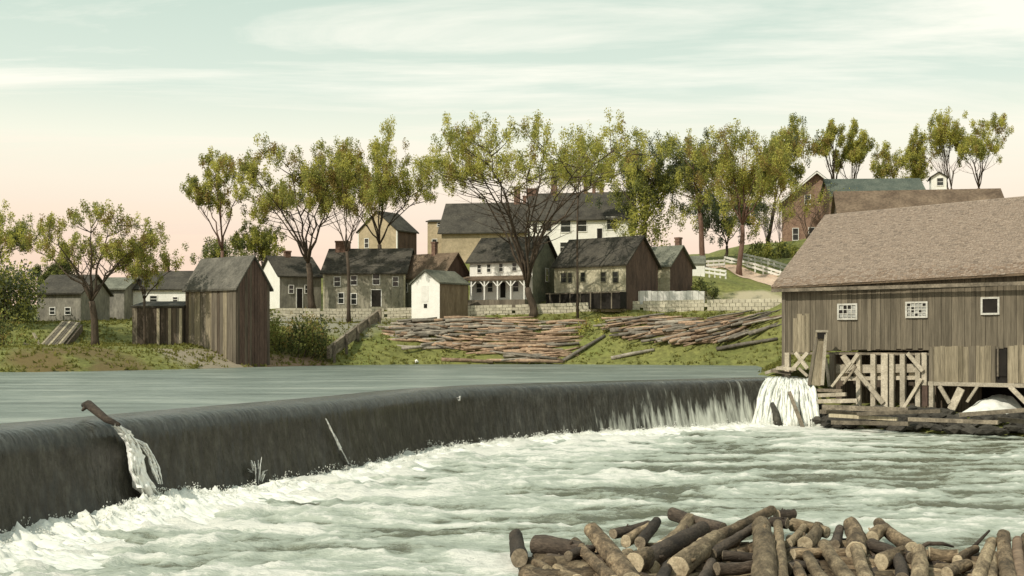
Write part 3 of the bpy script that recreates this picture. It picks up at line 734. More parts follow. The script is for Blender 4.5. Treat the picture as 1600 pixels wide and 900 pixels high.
rt, fr, L, D, he, hr, rf = house('tall_shed', 'tall weathered board shed with a mossy roof standing at the left shore', 'shed', 291, 370, 421, 566, 449, 405, 104, R(-40), T['board_dark'], T['roof_grey'], over=.25, ground=False)
board_wall(rt, (0, L, -.01), 17, -1.2, lambda a: he - .02, 'front', [T['board_grey'], T['board_grey'], T['board_grey'], T['board_dark'], T['board_mid']])
board_wall(rt, (0, D, L + .01), 13, -1.0, lambda a: he + (hr - he) * (1 - abs(a - D / 2) / (D / 2)) - .04, 'gable', [T['redbrown_shade'], T['redbrown_shade'], T['board_dark']])
rt, fr, L, D, he, hr, rf = house('low_board_shed', 'low dark board shed tucked beside the tall shed at the left shore', 'shed', 207, 286, 290, 541, 481, 474, 104, R(-5), T['board_dark'], T['roof_dark'], D=3.0, over=.12, lean=True)
board_wall(rt, (0, L, -.01), 9, -.6, lambda a: he - .03, 'front', [T['board_dark'], T['board_dark'], T['board_grey']])
for px in (248, 266, 283):
    x = fr.xat(px); MB().box(x - .12, -.16, -.6, x + .12, -.09, he - .05).build('post', T['board_pale'], rt)
# collapsed lean-to roof
a0, a1, a2, a3 = P(97, 503, 108), P(126, 505, 109), P(88, 552, 99), P(50, 554, 98)
rt = empty('collapsed_roof', a3); tag(rt, 'collapsed slab of grey boards sliding down the bank at far left', 'wreckage')
for i in range(8):
    f0, f1 = i / 8 + .008, (i + 1) / 8 - .008
    q = [a3.lerp(a2, f0), a3.lerp(a2, f1), a0.lerp(a1, f1), a0.lerp(a1, f0)]
    up = Vector((0, -.03, .09)) * rng.uniform(.8, 1.5)
    v = [p - a3 for p in q] + [p - a3 + up for p in q]
    MB().add(v, [(3, 2, 1, 0), (4, 5, 6, 7), (0, 1, 5, 4), (1, 2, 6, 5), (2, 3, 7, 6), (3, 0, 4, 7)]).build('board', T['board_grey'] if i % 3 else T['board_pale'], rt)
MB().beam(a2 - a3 + Vector((.1, 0, -.5)), a1 - a3 + Vector((.1, 0, -.5)), .2, .8).build('side_plank', T['board_dark'], rt)
for k, (x0, y0, x1, y1) in enumerate(((38, 536, 60, 546), (15, 556, 45, 540), (20, 548, 66, 552), (52, 520, 66, 545))):
    p0, p1 = P(x0, y0, 99), P(x1, y1, 98.3)
    o = MB().beam((0, 0, 0), p1 - p0, .22, .09).build('loose_plank', T['board_pale'] if k % 2 else T['board_grey']); o.location = p0
    tag(o, ['short pale plank lying below the collapsed grey roof', 'plank tilted up against the bank at far left', 'long plank flat on the grass at far left', 'upright plank leaning beside the collapsed grey roof'][k], 'plank', 'planks scattered at the left shore')

# dark timber bulkhead running down the bank and red earth beside it
p0, p1 = P(594, 499, 119.5), P(513, 561, 107.2)
rt = empty('timber_bulkhead', p1); tag(rt, 'dark timber bulkhead slanting down the bank to the water', 'bulkhead')
for i in range(4):
    off = Vector((0, 0, .14 + i * .27)); MB().beam(off, p0 - p1 + off, .3, .25).build('plank', T['timber_old'], rt)
for i in range(5):
    q = (p0 - p1) * (.05 + .22 * i); MB().box(q.x + .17, q.y - .14, q.z - 1, q.x + .40, q.y + .1, q.z + 1.25).build('post', T['timber_old'], rt)

# ---------------------------------------------------------------- pale stone wall along the road above the bank
wl = [(425, 481, 497, 119), (500, 482, 499, 120), (600, 482, 500, 121.5), (690, 478, 497, 122), (800, 476, 494, 122.5), (900, 473, 493, 123), (1000, 470, 492, 123), (1100, 468, 491, 122), (1240, 466, 491, 120)]
rt = empty('road_wall', P(800, 493, 122.5)); o0 = rt.location.copy(); tag(rt, 'long low pale stone wall along the road above the log heaps', 'wall')
wb = MB(); cp_ = MB()
for (x0, t0, b0_, d0), (x1, t1, b1_, d1) in zip(wl[:-1], wl[1:]):
    A0, A1 = P(x0, b0_, d0), P(x1, b1_, d1); Hh0, Hh1 = (b0_ - t0) / F * d0, (b1_ - t1) / F * d1
    ln = (A1 - A0).length; n_ = max(3, int(ln / .62))
    for r_ in range(4):
        for j in range(n_):
            f0 = (j + (.5 if r_ % 2 else 0)) / n_; f1 = f0 + 1 / n_
            if f0 >= 1: continue
            f1 = min(f1, 1.0)
            q0 = A0.lerp(A1, f0 + .003); q1 = A0.lerp(A1, f1 - .003); h0 = Hh0 + (Hh1 - Hh0) * f0
            lo_ = -.5 if r_ == 0 else h0 * r_ / 4 + .012; hi_ = h0 * (r_ + 1) / 4 - .012 + rng.uniform(-.01, .02) * (r_ == 3)
            y0 = -rng.uniform(.0, .06)
            v = [(q0.x, q0.y + y0, q0.z + lo_), (q1.x, q1.y + y0, q1.z + lo_), (q1.x, q1.y + .4, q1.z + lo_), (q0.x, q0.y + .4, q0.z + lo_)]
            v += [(a_, b_, c_ - lo_ + hi_) for a_, b_, c_ in v]
            wb.add([Vector(p) - o0 for p in v], [(3, 2, 1, 0), (4, 5, 6, 7), (0, 1, 5, 4), (1, 2, 6, 5), (2, 3, 7, 6), (3, 0, 4, 7)])
    for g in (0, .2, .4, .6, .8):
        q = A0.lerp(A1, g); hq = Hh0 + (Hh1 - Hh0) * g
        ctrl(q + Vector((0, -.3, -.12))); ctrl(q + Vector((0, -1.6, -.75))); ctrl(q + Vector((0, 1.0, hq - .2))); ctrl(q + Vector((0, 2.6, hq - .1)))
o = wb.build('stone', M['stone'], rt); o['kind'] = 'stuff'
# short white board wall below the small cottage
p0, p1 = P(990, 470, 124), P(1102, 470, 123.5)
rt = empty('white_board_wall', p0); tag(rt, 'short white board wall in front of the small pale cottage', 'wall')
n_ = 12
for i in range(n_):
    q0 = (p1 - p0) * (i / n_ + .002); q1 = (p1 - p0) * ((i + 1) / n_ - .002)
    MB().box(q0.x, -.04 * rng.random() - .05, -.5, q1.x, .03, 1.0 + rng.uniform(-.03, .03)).build('board', M['trim'], rt)
MB().box(-.1, .03, -.5, p1.x - p0.x + .1, .2, .96).build('backing', M['board_grey'], rt)
ctrl(p0 + Vector((0, .5, 0))); ctrl(p1 + Vector((0, .5, 0)))

for q in ((0, 548, 96), (60, 546, 98), (150, 543, 99), (230, 543, 101), (-150, 545, 90), (-320, 540, 84), (0, 505, 112), (100, 506, 113), (-150, 500, 110), (-350, 500, 105), (420, 556, 101), (470, 553, 106), (440, 510, 112), (500, 515, 113), (400, 498, 118),
          (0, 480, 150), (200, 480, 160), (-300, 480, 150), (400, 470, 160), (550, 440, 160), (700, 420, 160), (-200, 478, 260), (300, 468, 260), (650, 425, 250), (900, 412, 240), (1100, 400, 220), (1400, 380, 240), (1700, 380, 220),
          (1120, 466, 126), (1200, 468, 125), (1115, 438, 137), (1180, 450, 136), (1110, 418, 150), (1200, 437, 148), (1150, 412, 158), (1230, 424, 150), (1190, 408, 170), (1235, 404, 172), (1150, 400, 172), (1090, 405, 165),
          (1260, 470, 108), (1350, 460, 104), (1500, 450, 98), (1650, 440, 95), (1900, 430, 120), (620, 500, 121), (560, 505, 119), (520, 540, 111)):
    ctrl(P(*q))
for q in ((0, 500, 10), (-300, 500, 10), (300, 500, 14), (0, 1500, 10), (800, 1200, 10), (-800, 1200, 10), (0, 3200, 10)):
    CTRL.append(q)

# ---------------------------------------------------------------- the mill
MO = P(1225, 600, 74.0); MO.z = 0
TH = math.atan2(-9.0, 10.85)
mf = Frame(1225, 600, 74.0, TH); mf.o = MO
mill = empty('old_mill', MO, TH)
tag(mill, 'big weathered board mill on timber posts beside the dam', 'mill')
ML = 19.0; MD = 13.9
SAG = lambda x: .022 * x
zE = lambda x: 8.38 + SAG(x)                      # wall top
HE, HR = 8.38, 13.0
zF = 4.22                                         # lower edge of the upper boards (over the posts)
x_mid = mf.xat(1452)
# inner walls (dark) and boards
wb = MB()
vs = [(0, .06, zF + .1), (ML, .06, zF + .1), (ML, .06, zE(ML)), (0, .06, HE), (0, MD, zF), (ML, MD, zF), (ML, MD, zE(ML)), (0, MD, HE), (0, MD / 2, HR - .05), (ML, MD / 2, HR - .05 + SAG(ML))]
wb.add(vs, [(0, 1, 2, 3), (5, 4, 7, 6), (0, 3, 8, 7, 4), (1, 5, 6, 9, 2), (0, 4, 5, 1)])
wb.build('inner_wall', M['board_dark'], mill)
nb = 62; ed = np.cumsum([rng.uniform(.75, 1.3) for _ in range(nb)]); ed = np.r_[0, ed] / ed[-1] * ML
for i in range(nb):
    a_, b_ = ed[i] + .007, ed[i + 1] - .007; t = rng.uniform(.02, .05)
    low = zF + rng.uniform(-.05, .06) + SAG(a_)
    MB().box(a_, -t, low, b_, .05, zE(a_) - .02).build('board', M['board'], mill)
nb2 = 34; x_r = ML; zb_low = 2.50
ed2 = np.cumsum([rng.uniform(.75, 1.3) for _ in range(nb2)]); ed2 = x_mid + np.r_[0, ed2] / ed2[-1] * (x_r - x_mid)
sx = mf.xat(1567)
for i in range(nb2):
    a_, b_ = ed2[i] + .007, ed2[i + 1] - .007
    if a_ < sx < b_ or abs((a_ + b_) / 2 - sx) < .18: continue
    t = rng.uniform(.06, .10)
    MB().box(a_, -t, zb_low + SAG(a_) * .3 + rng.uniform(-.03, .05), b_, .05, zF + .12 + SAG(a_) + rng.uniform(-.03, .05)).build('board', M['board_mid'] if rng.random() < .7 else M['board'], mill)
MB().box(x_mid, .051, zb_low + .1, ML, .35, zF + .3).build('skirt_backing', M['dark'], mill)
MB().box(x_mid - .02, -.14, zb_low - .12, ML, .04, zb_low + .10).build('sill_plank', M['timber'], mill)
MB().box(0, -.02, zF - .16, x_mid - .03, .3, zF - .02).build('sill_beam', M['timber_old'], mill)
for px in (1244, 1250, 1257, 1262):
    x = mf.xat(px); MB().box(x - .16, -.075, zF - .05, x + .16, -.052, zF + rng.uniform(1.7, 2.4)).build('patch_board', M['board_mid'], mill)
MB().box(-.1, -.1, zF - 3.4, .14, .15, HE - .05).build('corner_board', M['board_grey'], mill)
# gable boards on the river end
for i in range(18):
    b0, b1 = MD * i / 18 + .008, MD * (i + 1) / 18 - .008
    zt = lambda y: HE + (HR - HE) * (1 - abs(y - MD / 2) / (MD / 2)) - .1
    MB().add([(-.05, b0, zF), (-.01, b0, zF), (-.01, b1, zF), (-.05, b1, zF), (-.05, b0, zt(b0)), (-.01, b0, zt(b0)), (-.01, b1, zt(b1)), (-.05, b1, zt(b1))], [(3, 2, 1, 0), (4, 5, 6, 7), (0, 1, 5, 4), (1, 2, 6, 5), (2, 3, 7, 6), (3, 0, 4, 7)]).build('board', M['board'], mill)
# roof: sheathing and shingles
ov = .55; sl_ = (HR - HE) / (MD / 2)
rb = MB()
def rz(y, x): return HE + (HR - HE) * (1 - abs(y - MD / 2) / (MD / 2)) + SAG(x)
pr = [(-ov, HE - ov * sl_), (MD / 2, HR), (MD + ov, HE - ov * sl_)]
for i in range(2):
    q = []
    for dz in (.03, .17):
        for x in (-ov, ML + .3):
            pass
    (ya, za), (yb, zb) = pr[i], pr[i + 1]
    v = [(-ov, ya, za + .03 + SAG(-ov)), (ML + .3, ya, za + .03 + SAG(ML)), (ML + .3, yb, zb + .03 + SAG(ML)), (-ov, yb, zb + .03 + SAG(-ov))]
    v += [(a_, b_, c_ + .12) for a_, b_, c_ in v]
    rb.add(v, [(3, 2, 1, 0), (4, 5, 6, 7), (0, 1, 5, 4), (1, 2, 6, 5), (2, 3, 7, 6), (3, 0, 4, 7)])
roof = rb.build('roof', M['roof_brown'], mill)
sb = MB(); nc_ = 62; slen = math.hypot(MD / 2 + ov, HR - HE + ov * sl_)
uy, uz = (MD / 2 + ov) / slen, (HR - HE + ov * sl_) / slen
for r_ in range(nc_):
    s0 = slen * r_ / nc_ - .03; s1 = s0 + slen / nc_ * 1.25
    x = -ov - .03 + rng.uniform(-.2, 0)
    while x < ML + .3:
        wv = rng.uniform(.12, .26); lift = rng.uniform(.006, .018); s0j = s0 + rng.uniform(-.035, .03)
        a_, b_ = max(x + .006, -ov - .04), x + wv - .006
        if b_ - a_ > .04:
            def pt(xx, s, h): return (xx, -ov + uy * s - uz * h, HE - ov * sl_ + .15 + uz * s + uy * h + SAG(xx))
            e1 = min(s1, slen)
            sb.add([pt(a_, s0j, 0), pt(b_, s0j, 0), pt(b_, e1, 0), pt(a_, e1, 0), pt(a_, s0j, lift + .02), pt(b_, s0j, lift + .02), pt(b_, e1, .008), pt(a_, e1, .008)], [(4, 5, 6, 7), (0, 1, 5, 4), (1, 2, 6, 5), (3, 0, 4, 7)], 1 if rng.random() < .75 - r_ * .07 else 0)
        x += wv
o = sb.build('shingle', [M['shingle'], M['shingle_red']], roof); o['kind'] = 'stuff'
MB().box(-ov, -ov - .04, HE - ov * sl_ - .18, ML + .3, -ov + .06, HE - ov * sl_ + .02).build('fascia', M['timber_old'], mill)
# windows of the mill
def mill_window(px, py, wp, hp, nx, nz, broken):
    c = mf.pt(px, py); c.z += 0; dd = mf.dist(c.x, 0); a_, b_ = wp / F * dd / 2 * 1.15, hp / F * dd / 2
    fb = MB(); t = .10
    fb.box(c.x - a_ - t, -.13, c.z - b_ - t, c.x - a_, -.03, c.z + b_ + t); fb.box(c.x + a_, -.13, c.z - b_ - t, c.x + a_ + t, -.03, c.z + b_ + t)
    fb.box(c.x - a_, -.13, c.z + b_, c.x + a_, -.03, c.z + b_ + t); fb.box(c.x - a_, -.15, c.z - b_ - t, c.x + a_, -.03, c.z - b_)
    f = fb.build('window', M['old_white'], mill)
    MB().box(c.x - a_, -.075, c.z - b_, c.x + a_, -.052, c.z + b_).build('opening', M['dark'], f)
    mbm = MB()
    for i in range(1, nx): x = c.x - a_ + 2 * a_ * i / nx; mbm.box(x - .022, -.115, c.z - b_, x + .022, -.085, c.z + b_)
    for i in range(1, nz): z = c.z - b_ + 2 * b_ * i / nz; mbm.box(c.x - a_, -.112, z - .022, c.x + a_, -.088, z + .022)
    if nx: mbm.build('muntin', M['old_white'], f)
    for i in range(nx):
        for j in range(nz):
            if (i, j) in broken: continue
            x0, x1 = c.x - a_ + 2 * a_ * i / nx, c.x - a_ + 2 * a_ * (i + 1) / nx; z0, z1 = c.z - b_ + 2 * b_ * j / nz, c.z - b_ + 2 * b_ * (j + 1) / nz
            MB().box(x0 + .03, -.082, z0 + .03, x1 - .03, -.078, z1 - .03).build('pane', M['pale_glass'], f)
M['pale_glass'] = mat('whitened_window_pane', (.24, .24, .22), (.44, .44, .40), 3, bump=0, rough=.3, spec=.5, speck=.2)
mill_window(1325, 487, 24, 20, 4, 3, {(1, 1), (1, 2), (2, 2), (0, 1)})
mill_window(1433, 484, 26, 20, 5, 4, {(1, 2), (3, 1), (0, 3), (4, 3), (2, 0), (1, 1)})
mill_window(1548, 478, 20, 22, 0, 0, set())
# posts, rails and braces under the mill
def under(name, x0, y0, x1, y1, wpx, yoff, th=.22, m='timber'):
    a_, b_ = mf.pt(x0, y0, yoff), mf.pt(x1, y1, yoff)
    wv = wpx / F * mf.dist(a_.x, yoff) * .98
    MB().beam(a_, b_, wv, th, (0, 1, 0) if abs(b_.z - a_.z) > .05 else (0, 1, 0)).build(name, M[m], mill)
k = 0
for (x, y0, y1, wv, m_) in ((1231, 551, 598, 8, 'timber'), (1301, 553, 622, 8, 'board_grey'), (1342, 555, 636, 7, 'timber'), (1365, 553, 638, 8, 'timber'), (1383, 552, 642, 11, 'timber'), (1394, 553, 644, 7, 'timber'), (1411, 553, 642, 8, 'timber'), (1435, 552, 640, 8, 'timber'), (1445, 551, 602, 8, 'timber'), (1446, 603, 634, 9, 'redbrown_shade'), (1456, 596, 644, 7, 'timber')):
    k += 1; under('post', x, y0, x, y1, wv, -.02 - .013 * (k % 4), .22 + .02 * (k % 3), m_)
under('rail', 1301, 577, 1440, 575, 13, .14, .08)
under('rail', 1301, 592, 1440, 590, 6, .20, .08)
for i, (x0, y0, x1, y1, wv) in enumerate(((1318, 556, 1380, 630, 7), (1316, 556, 1330, 578, 6), (1341, 553, 1322, 580, 6), (1412, 638, 1440, 592, 5), (1418, 552, 1442, 580, 6), (1243, 551, 1262, 576, 6), (1262, 551, 1236, 580, 6), (1248, 575, 1262, 588, 4), (1468, 603, 1484, 630, 6), (1502, 607, 1486, 640, 12), (1527, 604, 1511, 628, 4), (1578, 604, 1604, 630, 7), (1290, 560, 1296, 604, 4))):
    under('brace', x0, y0, x1, y1, wv, -.24 - .02 * (i % 3), .12)
# dark boards behind the posts, then a near-black sheet painted as the shade below
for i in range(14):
    x = 2.6 + i * .62; MB().box(x, 1.6 + .04 * (i % 2), .4, x + .6, 1.7 + .04 * (i % 2), zF).build('dark_back_panel', M['board_dark'], mill)
MB().box(x_mid, 3.2, .2, ML, 3.3, zb_low + .6).build('dark_back_panel', M['dark'], mill)
for i in range(9):
    x = mf.xat(1303) + i * 1.1; MB().box(x, .3, 2.6 + .02 * i, x + .7, .36, 3.5).build('inner_board', M['board_pale'], mill)
# slot door in the lower boards
c = mf.pt(1567, 565); MB().box(c.x - .28, -.13, c.z - .8, c.x - .19, .05, c.z + .8).build('slot_jamb', M['timber_old'], mill)
MB().box(c.x - .19, .0, c.z - .8, c.x + .2, .03, c.z + .8).build('slot_opening', M['dark'], mill)
# ground under and in front of the mill
for x, y, z in ((0, 0, 1.0), (4, 0, 1.0), (8, 0, .95), (12, 0, .8), (16, 0, .7), (20, 0, .7), (0, 3, 1.6), (6, 3, 1.4), (12, 3, .6), (18, 3, .6), (0, 7, 3), (8, 7, 2.4), (16, 7, 2.2), (0, 14, 5), (10, 14, 5.5), (20, 14, 5.5), (30, 0, .8), (30, 8, 3), (4, -3, .35), (9, -3, .3), (14, -2.5, .3), (20, -2.5, .3)):
    q = mf.world(x, y); CTRL.append((q[0], q[1], z))

# sluice gate box leaning on the mill corner
rt = empty('sluice_gate', P(1275, 602, 70.7)); tag(rt, 'tall leaning timber sluice gate with a dark notched top', 'gate'); o0 = rt.location
a_, b_ = P(1273, 602, 70.6) - o0, P(1283, 519, 71.0) - o0
MB().beam(a_, b_, .62, .10, (0, 1, 0)).build('front_plank', M['board_mid'], rt)
MB().beam(a_ + Vector((.40, -.05, 0)), b_ + Vector((.24, -.05, .0)), .16, .3, (0, 1, 0)).build('side_post', M['timber'], rt)
MB().beam(a_ + Vector((-.36, -.02, 0)), b_ + Vector((-.28, -.02, -.3)), .12, .25, (0, 1, 0)).build('side_post', M['board_grey'], rt)
MB().box(b_.x - .25, b_.y - .22, b_.z - .38, b_.x + .22, b_.y - .06, b_.z - .02).build('notch', M['dark'], rt)
MB().box(b_.x - .30, b_.y - .24, b_.z - .01, b_.x + .36, b_.y + .1, b_.z + .12).build('cap', M['timber'], rt)

# sluice waterfall between the dam and the mill
m_foam2, t, b = water_mat('falling_white_water')
tcn = N(t, 'ShaderNodeTexCoord'); mpn = N(t, 'ShaderNodeMapping'); mpn.inputs['Scale'].default_value = (3.2, 3.2, .45)
t.links.new(tcn.outputs['Object'], mpn.inputs[0])
n1 = N(t, 'ShaderNodeTexNoise'); n1.inputs['Scale'].default_value = 1.4; n1.inputs['Detail'].default_value = 6; n1.inputs['Roughness'].default_value = .7
t.links.new(mpn.outputs[0], n1.inputs['Vector'])
rp = ramp(t, [(.28, (.30, .35, .32)), (.42, (.62, .64, .58)), (.56, (.84, .83, .76))]); t.links.new(n1.outputs['Fac'], rp.inputs[0]); t.links.new(rp.outputs[0], b.inputs['Base Color'])
bn = N(t, 'ShaderNodeBump'); bn.inputs['Strength'].default_value = .8; bn.inputs['Distance'].default_value = .1; t.links.new(n1.outputs['Fac'], bn.inputs['Height']); t.links.new(bn.outputs[0], b.inputs['Normal']); b.inputs['Roughness'].default_value = .6
def cascade(x0, x1, yt, xb0, xb1, yb, d0, n, seed, name='waterfall'):
    q = np.random.RandomState(seed); mb = MB()
    for k in range(n):
        g = q.rand(); st = P(x0 + (x1 - x0) * g + q.randn() * 1.2, yt + q.uniform(-1, 5), d0 + q.uniform(-.2, .3))
        en = P(xb0 + (xb1 - xb0) * min(1, max(0, g + q.randn() * .05)), yb + q.uniform(-8, 5), d0 - 1.8 - q.rand() * .6)
        pts = []; ra = []; r0 = q.uniform(.018, .06) if q.rand() < .72 else q.uniform(.08, .15); ph = q.uniform(0, 6)
        for i in range(12):
            f = i / 11; p = st.lerp(en, f ** .75); p.z = st.z + (en.z - st.z) * (.35 * f + .65 * f * f)
            pts.append(p + Vector((.05 * math.sin(f * 9 + ph), .05 * math.cos(f * 7 + ph), 0))); ra.append(r0 * (.55 + .5 * f) * q.uniform(.65, 1.35))
        mb.tube(pts, ra, 6)
    return mb.build(name, m_foam2, None, True)
o = cascade(1198, 1226, 591, 1178, 1212, 672, 71.6, 190, 1); tag(o, kind='structure')
o = cascade(1222, 1246, 592, 1220, 1250, 672, 71.4, 150, 2); tag(o, kind='structure')
o = cascade(1240, 1264, 593, 1256, 1282, 670, 71.5, 140, 3); tag(o, kind='structure')
rt = empty('plank_in_waterfall', P(1256, 668, 68.9)); o0 = rt.location
o = MB().beam(P(1233, 612, 69.2) - o0, P(1256, 672, 68.6) - o0, .2, .12, (0, 1, 0)).build('dark_plank', M['timber_old']); o.location = o0
bpy.data.objects.remove(rt); tag(o, 'dark plank slanting down through the white sluice waterfall', 'plank')
o = MB().tube([P(1206, 630, 69.8) - o0, P(1212, 645, 69.4) - o0, P(1216, 668, 69.0) - o0], [.12, .2, .28], 7).build('dark_gap_core', M['rock'], None, True); o.location = o0
tag(o, 'narrow dark upright form in the gap of the sluice waterfall', 'rock')  # dark tapered tube filling the gap between the falls
for i, (x0, y0, x1, y1, d0) in enumerate(((1196, 583, 1230, 571, 74.5), (1205, 579, 1236, 584, 74), (1214, 575, 1244, 577, 73.6))):
    p0, p1 = P(x0, y0, d0), P(x1, y1, d0 - .6)
    o = MB().beam((0, 0, 0), p1 - p0, .2, .18).build('crest_timber', M['timber'] if i != 1 else M['timber_old']); o.location = p0
    tag(o, ['pale timber sloping up to the mill corner at the dam end', 'dark timber under the sloping pale one at the dam end', 'short pale timber ending at the mill corner post'][i], 'timber', 'timbers at the dam end')

# ---------------------------------------------------------------- rubble, timbers and foam in front of the mill
tim = [(1270, 609, 1316, 611, .26, 'timber_old', 71.0), (1274, 618, 1322, 616, .3, 'timber', 70.4), (1278, 627, 1340, 626, .32, 'timber', 69.8), (1286, 636, 1420, 641, .38, 'timber_old', 67.6), (1296, 649, 1402, 655, .26, 'board_pale', 66.6), (1282, 643, 1352, 648, .3, 'timber_old', 68.2), (1340, 647, 1470, 642, .26, 'timber_old', 65.4), (1300, 660, 1420, 662, .3, 'timber_old', 66.0), (1420, 655, 1560, 660, .28, 'timber_old', 63.0), (1300, 604, 1330, 566, .2, 'timber', 70.2), (1318, 600, 1338, 572, .16, 'timber_old', 69.8), (1500, 648, 1610, 640, .3, 'timber_old', 61.2), (1560, 655, 1640, 662, .3, 'timber_old', 60.5)]
lab = ['short dark squared timber at the foot of the sluice gate', 'short pale timber lying under the dark one by the sluice', 'thick pale timber projecting from the rubble beside the waterfall', 'long heavy dark log along the foot of the mill posts', 'long pale plank on dark rubble below the mill posts', 'dark timber between the waterfall and the long heavy log', 'dark timber crossing the middle of the rubble below the mill', 'wet black timber at the water edge below the mill posts', 'wet timber at the water edge below the lower mill boards', 'pale prop leaning up against the first mill rail', 'thin dark prop leaning beside the pale prop', 'dark timber in front of the white outflow under the mill', 'dark timber at the water edge near the last mill brace']
for (x0, y0, x1, y1, r_, m_, d0), lb in zip(tim, lab):
    p0, p1 = P(x0, y0, d0), P(x1, y1, d0 - (x1 - x0) * .022)
    o = MB().beam((0, 0, 0), p1 - p0, r_ * .8, r_ * .7).build('timber', M[m_]); o.location = p0; tag(o, lb, 'timber', 'timbers below the mill')
rs = np.random.RandomState(12); rbm = MB()
def rough_rock(mb, c, r_):
    bm = bmesh.new(); bmesh.ops.create_icosphere(bm, subdivisions=1, radius=1)
    vs = [(c[0] + v.co.x * r_ * (1 + .5 * rs.randn() * .5) * 1.5, c[1] + v.co.y * r_ * (1 + .25 * rs.randn()), c[2] + v.co.z * r_ * .6 * (1 + .25 * rs.randn())) for v in bm.verts]
    mb.add(vs, [[v.index for v in f.verts] for f in bm.faces]); bm.free()
for i in range(260):
    x = rs.uniform(-.3, 19.5); y = -rs.uniform(.2, 3.6) if x > 1 else -rs.uniform(0, 2)
    q = mf.world(x, y); z = .85 * (1 + y / 3.9) + rs.uniform(-.1, .15) + .1
    rough_rock(rbm, (q[0], q[1], z), rs.uniform(.18, .5))
tag(rbm.build('rubble', M['rock'], None), kind='stuff')
# white outflow under the mill
pts, rads = [], []
c = mf.pt(1540, 622, .6)
n_, m_ = 16, 30; V = np.zeros((n_, m_, 3))
for i in range(n_):
    for j in range(m_):
        g = j / (m_ - 1); f = i / (n_ - 1)
        x = mf.xat(1500) + (mf.xat(1586) - mf.xat(1500)) * g
        q = mf.world(x, 2.2 - 3.0 * f)
        V[i, j] = (q[0], q[1], .75 + math.sin(g * math.pi) ** .7 * (1.15 - .9 * f * f) + .15 * float(fbm(g * 5, f * 4, 3, 77)))
tag(grid_obj('white_outflow', V, m_foam), kind='stuff')

# ---------------------------------------------------------------- terrain
shore = [(-260, 40), (-150, 62), (-80, 76)] + [((x - 800) / F * d, d) for x, d in ((0, F * 2.2 / 50), (150, F * 2.2 / 48), (290, F * 2.2 / 45), (400, F * 2.2 / 41.5), (520, F * 2.2 / 39), (650, F * 2.2 / 37.5), (850, F * 2.2 / 37.2), (1000, F * 2.2 / 38), (1130, F * 2.2 / 38.8), (1205, F * 2.2 / 39.8))] + [(20.5, 97), (17.8, 86), (15.8, 78), (15.6, 74.2)]
low = [(16.6, 71.5), (19.5, 68.2), (24, 64), (31, 58), (42, 50), (70, 34), (120, 20)]
sp_ = np.array(shore + low); NSH = len(shore)
CT = np.array(CTRL)
def height(x, y):
    x = np.atleast_1d(np.asarray(x, float)); y = np.atleast_1d(np.asarray(y, float))
    bd = np.full(x.shape, 1e18); lev = np.zeros(x.shape); inside = np.zeros(x.shape, bool); rw = np.zeros(x.shape)
    poly = np.vstack([sp_, [[6000, 20], [6000, 9000], [-6000, 9000], [-6000, 40]]])
    for i in range(len(poly)):
        a, b = poly[i], poly[(i + 1) % len(poly)]
        if a[1] != b[1]:
            c = ((a[1] > y) != (b[1] > y)) & (x < (b[0] - a[0]) * (y - a[1]) / (b[1] - a[1]) + a[0])
            inside ^= c
        if i < len(sp_) - 1:
            ab = b - a; t = np.clip(((x - a[0]) * ab[0] + (y - a[1]) * ab[1]) / (ab @ ab), 0, 1)
            d2 = (x - a[0] - t * ab[0]) ** 2 + (y - a[1] - t * ab[1]) ** 2
            m = d2 < bd; bd[m] = d2[m]; lev[m] = POOL if i < NSH - 1 else .0; rw[m] = 9.0 if i < NSH - 1 else 5.0
    dist = np.sqrt(bd)
    num = np.zeros(x.shape); den = np.zeros(x.shape)
    for cx, cy, cz in CT:
        wgt = 1 / ((x - cx) ** 2 + (y - cy) ** 2 + 2.0) ** 2
        num += wgt * cz; den += wgt
    idw = num / den
    land = lev + .08 + .26 * dist; s = sstep(0, 1, dist / rw)
    zl = np.maximum(land * (1 - s) + idw * s, lev + .04)
    bump = .22 * fbm(x * .35, y * .35, 3, 81) * sstep(0, 4, dist)
    zl = zl + bump * .6
    zw = lev - .3 - .22 * np.minimum(dist, 6)
    return np.where(inside, zl, zw)
gx = np.r_[-3000, -1200, -500, -250, -160, -120, np.arange(-100, 75, .8), 85, 110, 160, 300, 800, 3000]
gy = np.r_[22, 36, 46, 52, np.arange(56, 215, .8), 220, 228, 240, 260, 300, 380, 600, 1200, 3500]
GX, GY = np.meshgrid(gx, gy)
GZ = height(GX.ravel(), GY.ravel()).reshape(GX.shape)
m_gr = mat('bank_grass', (.10, .112, .030), (.17, .172, .052), .16, bump=.7, speck=.45, fine=2.2, c3=(.135, .155, .040), dist=.1)
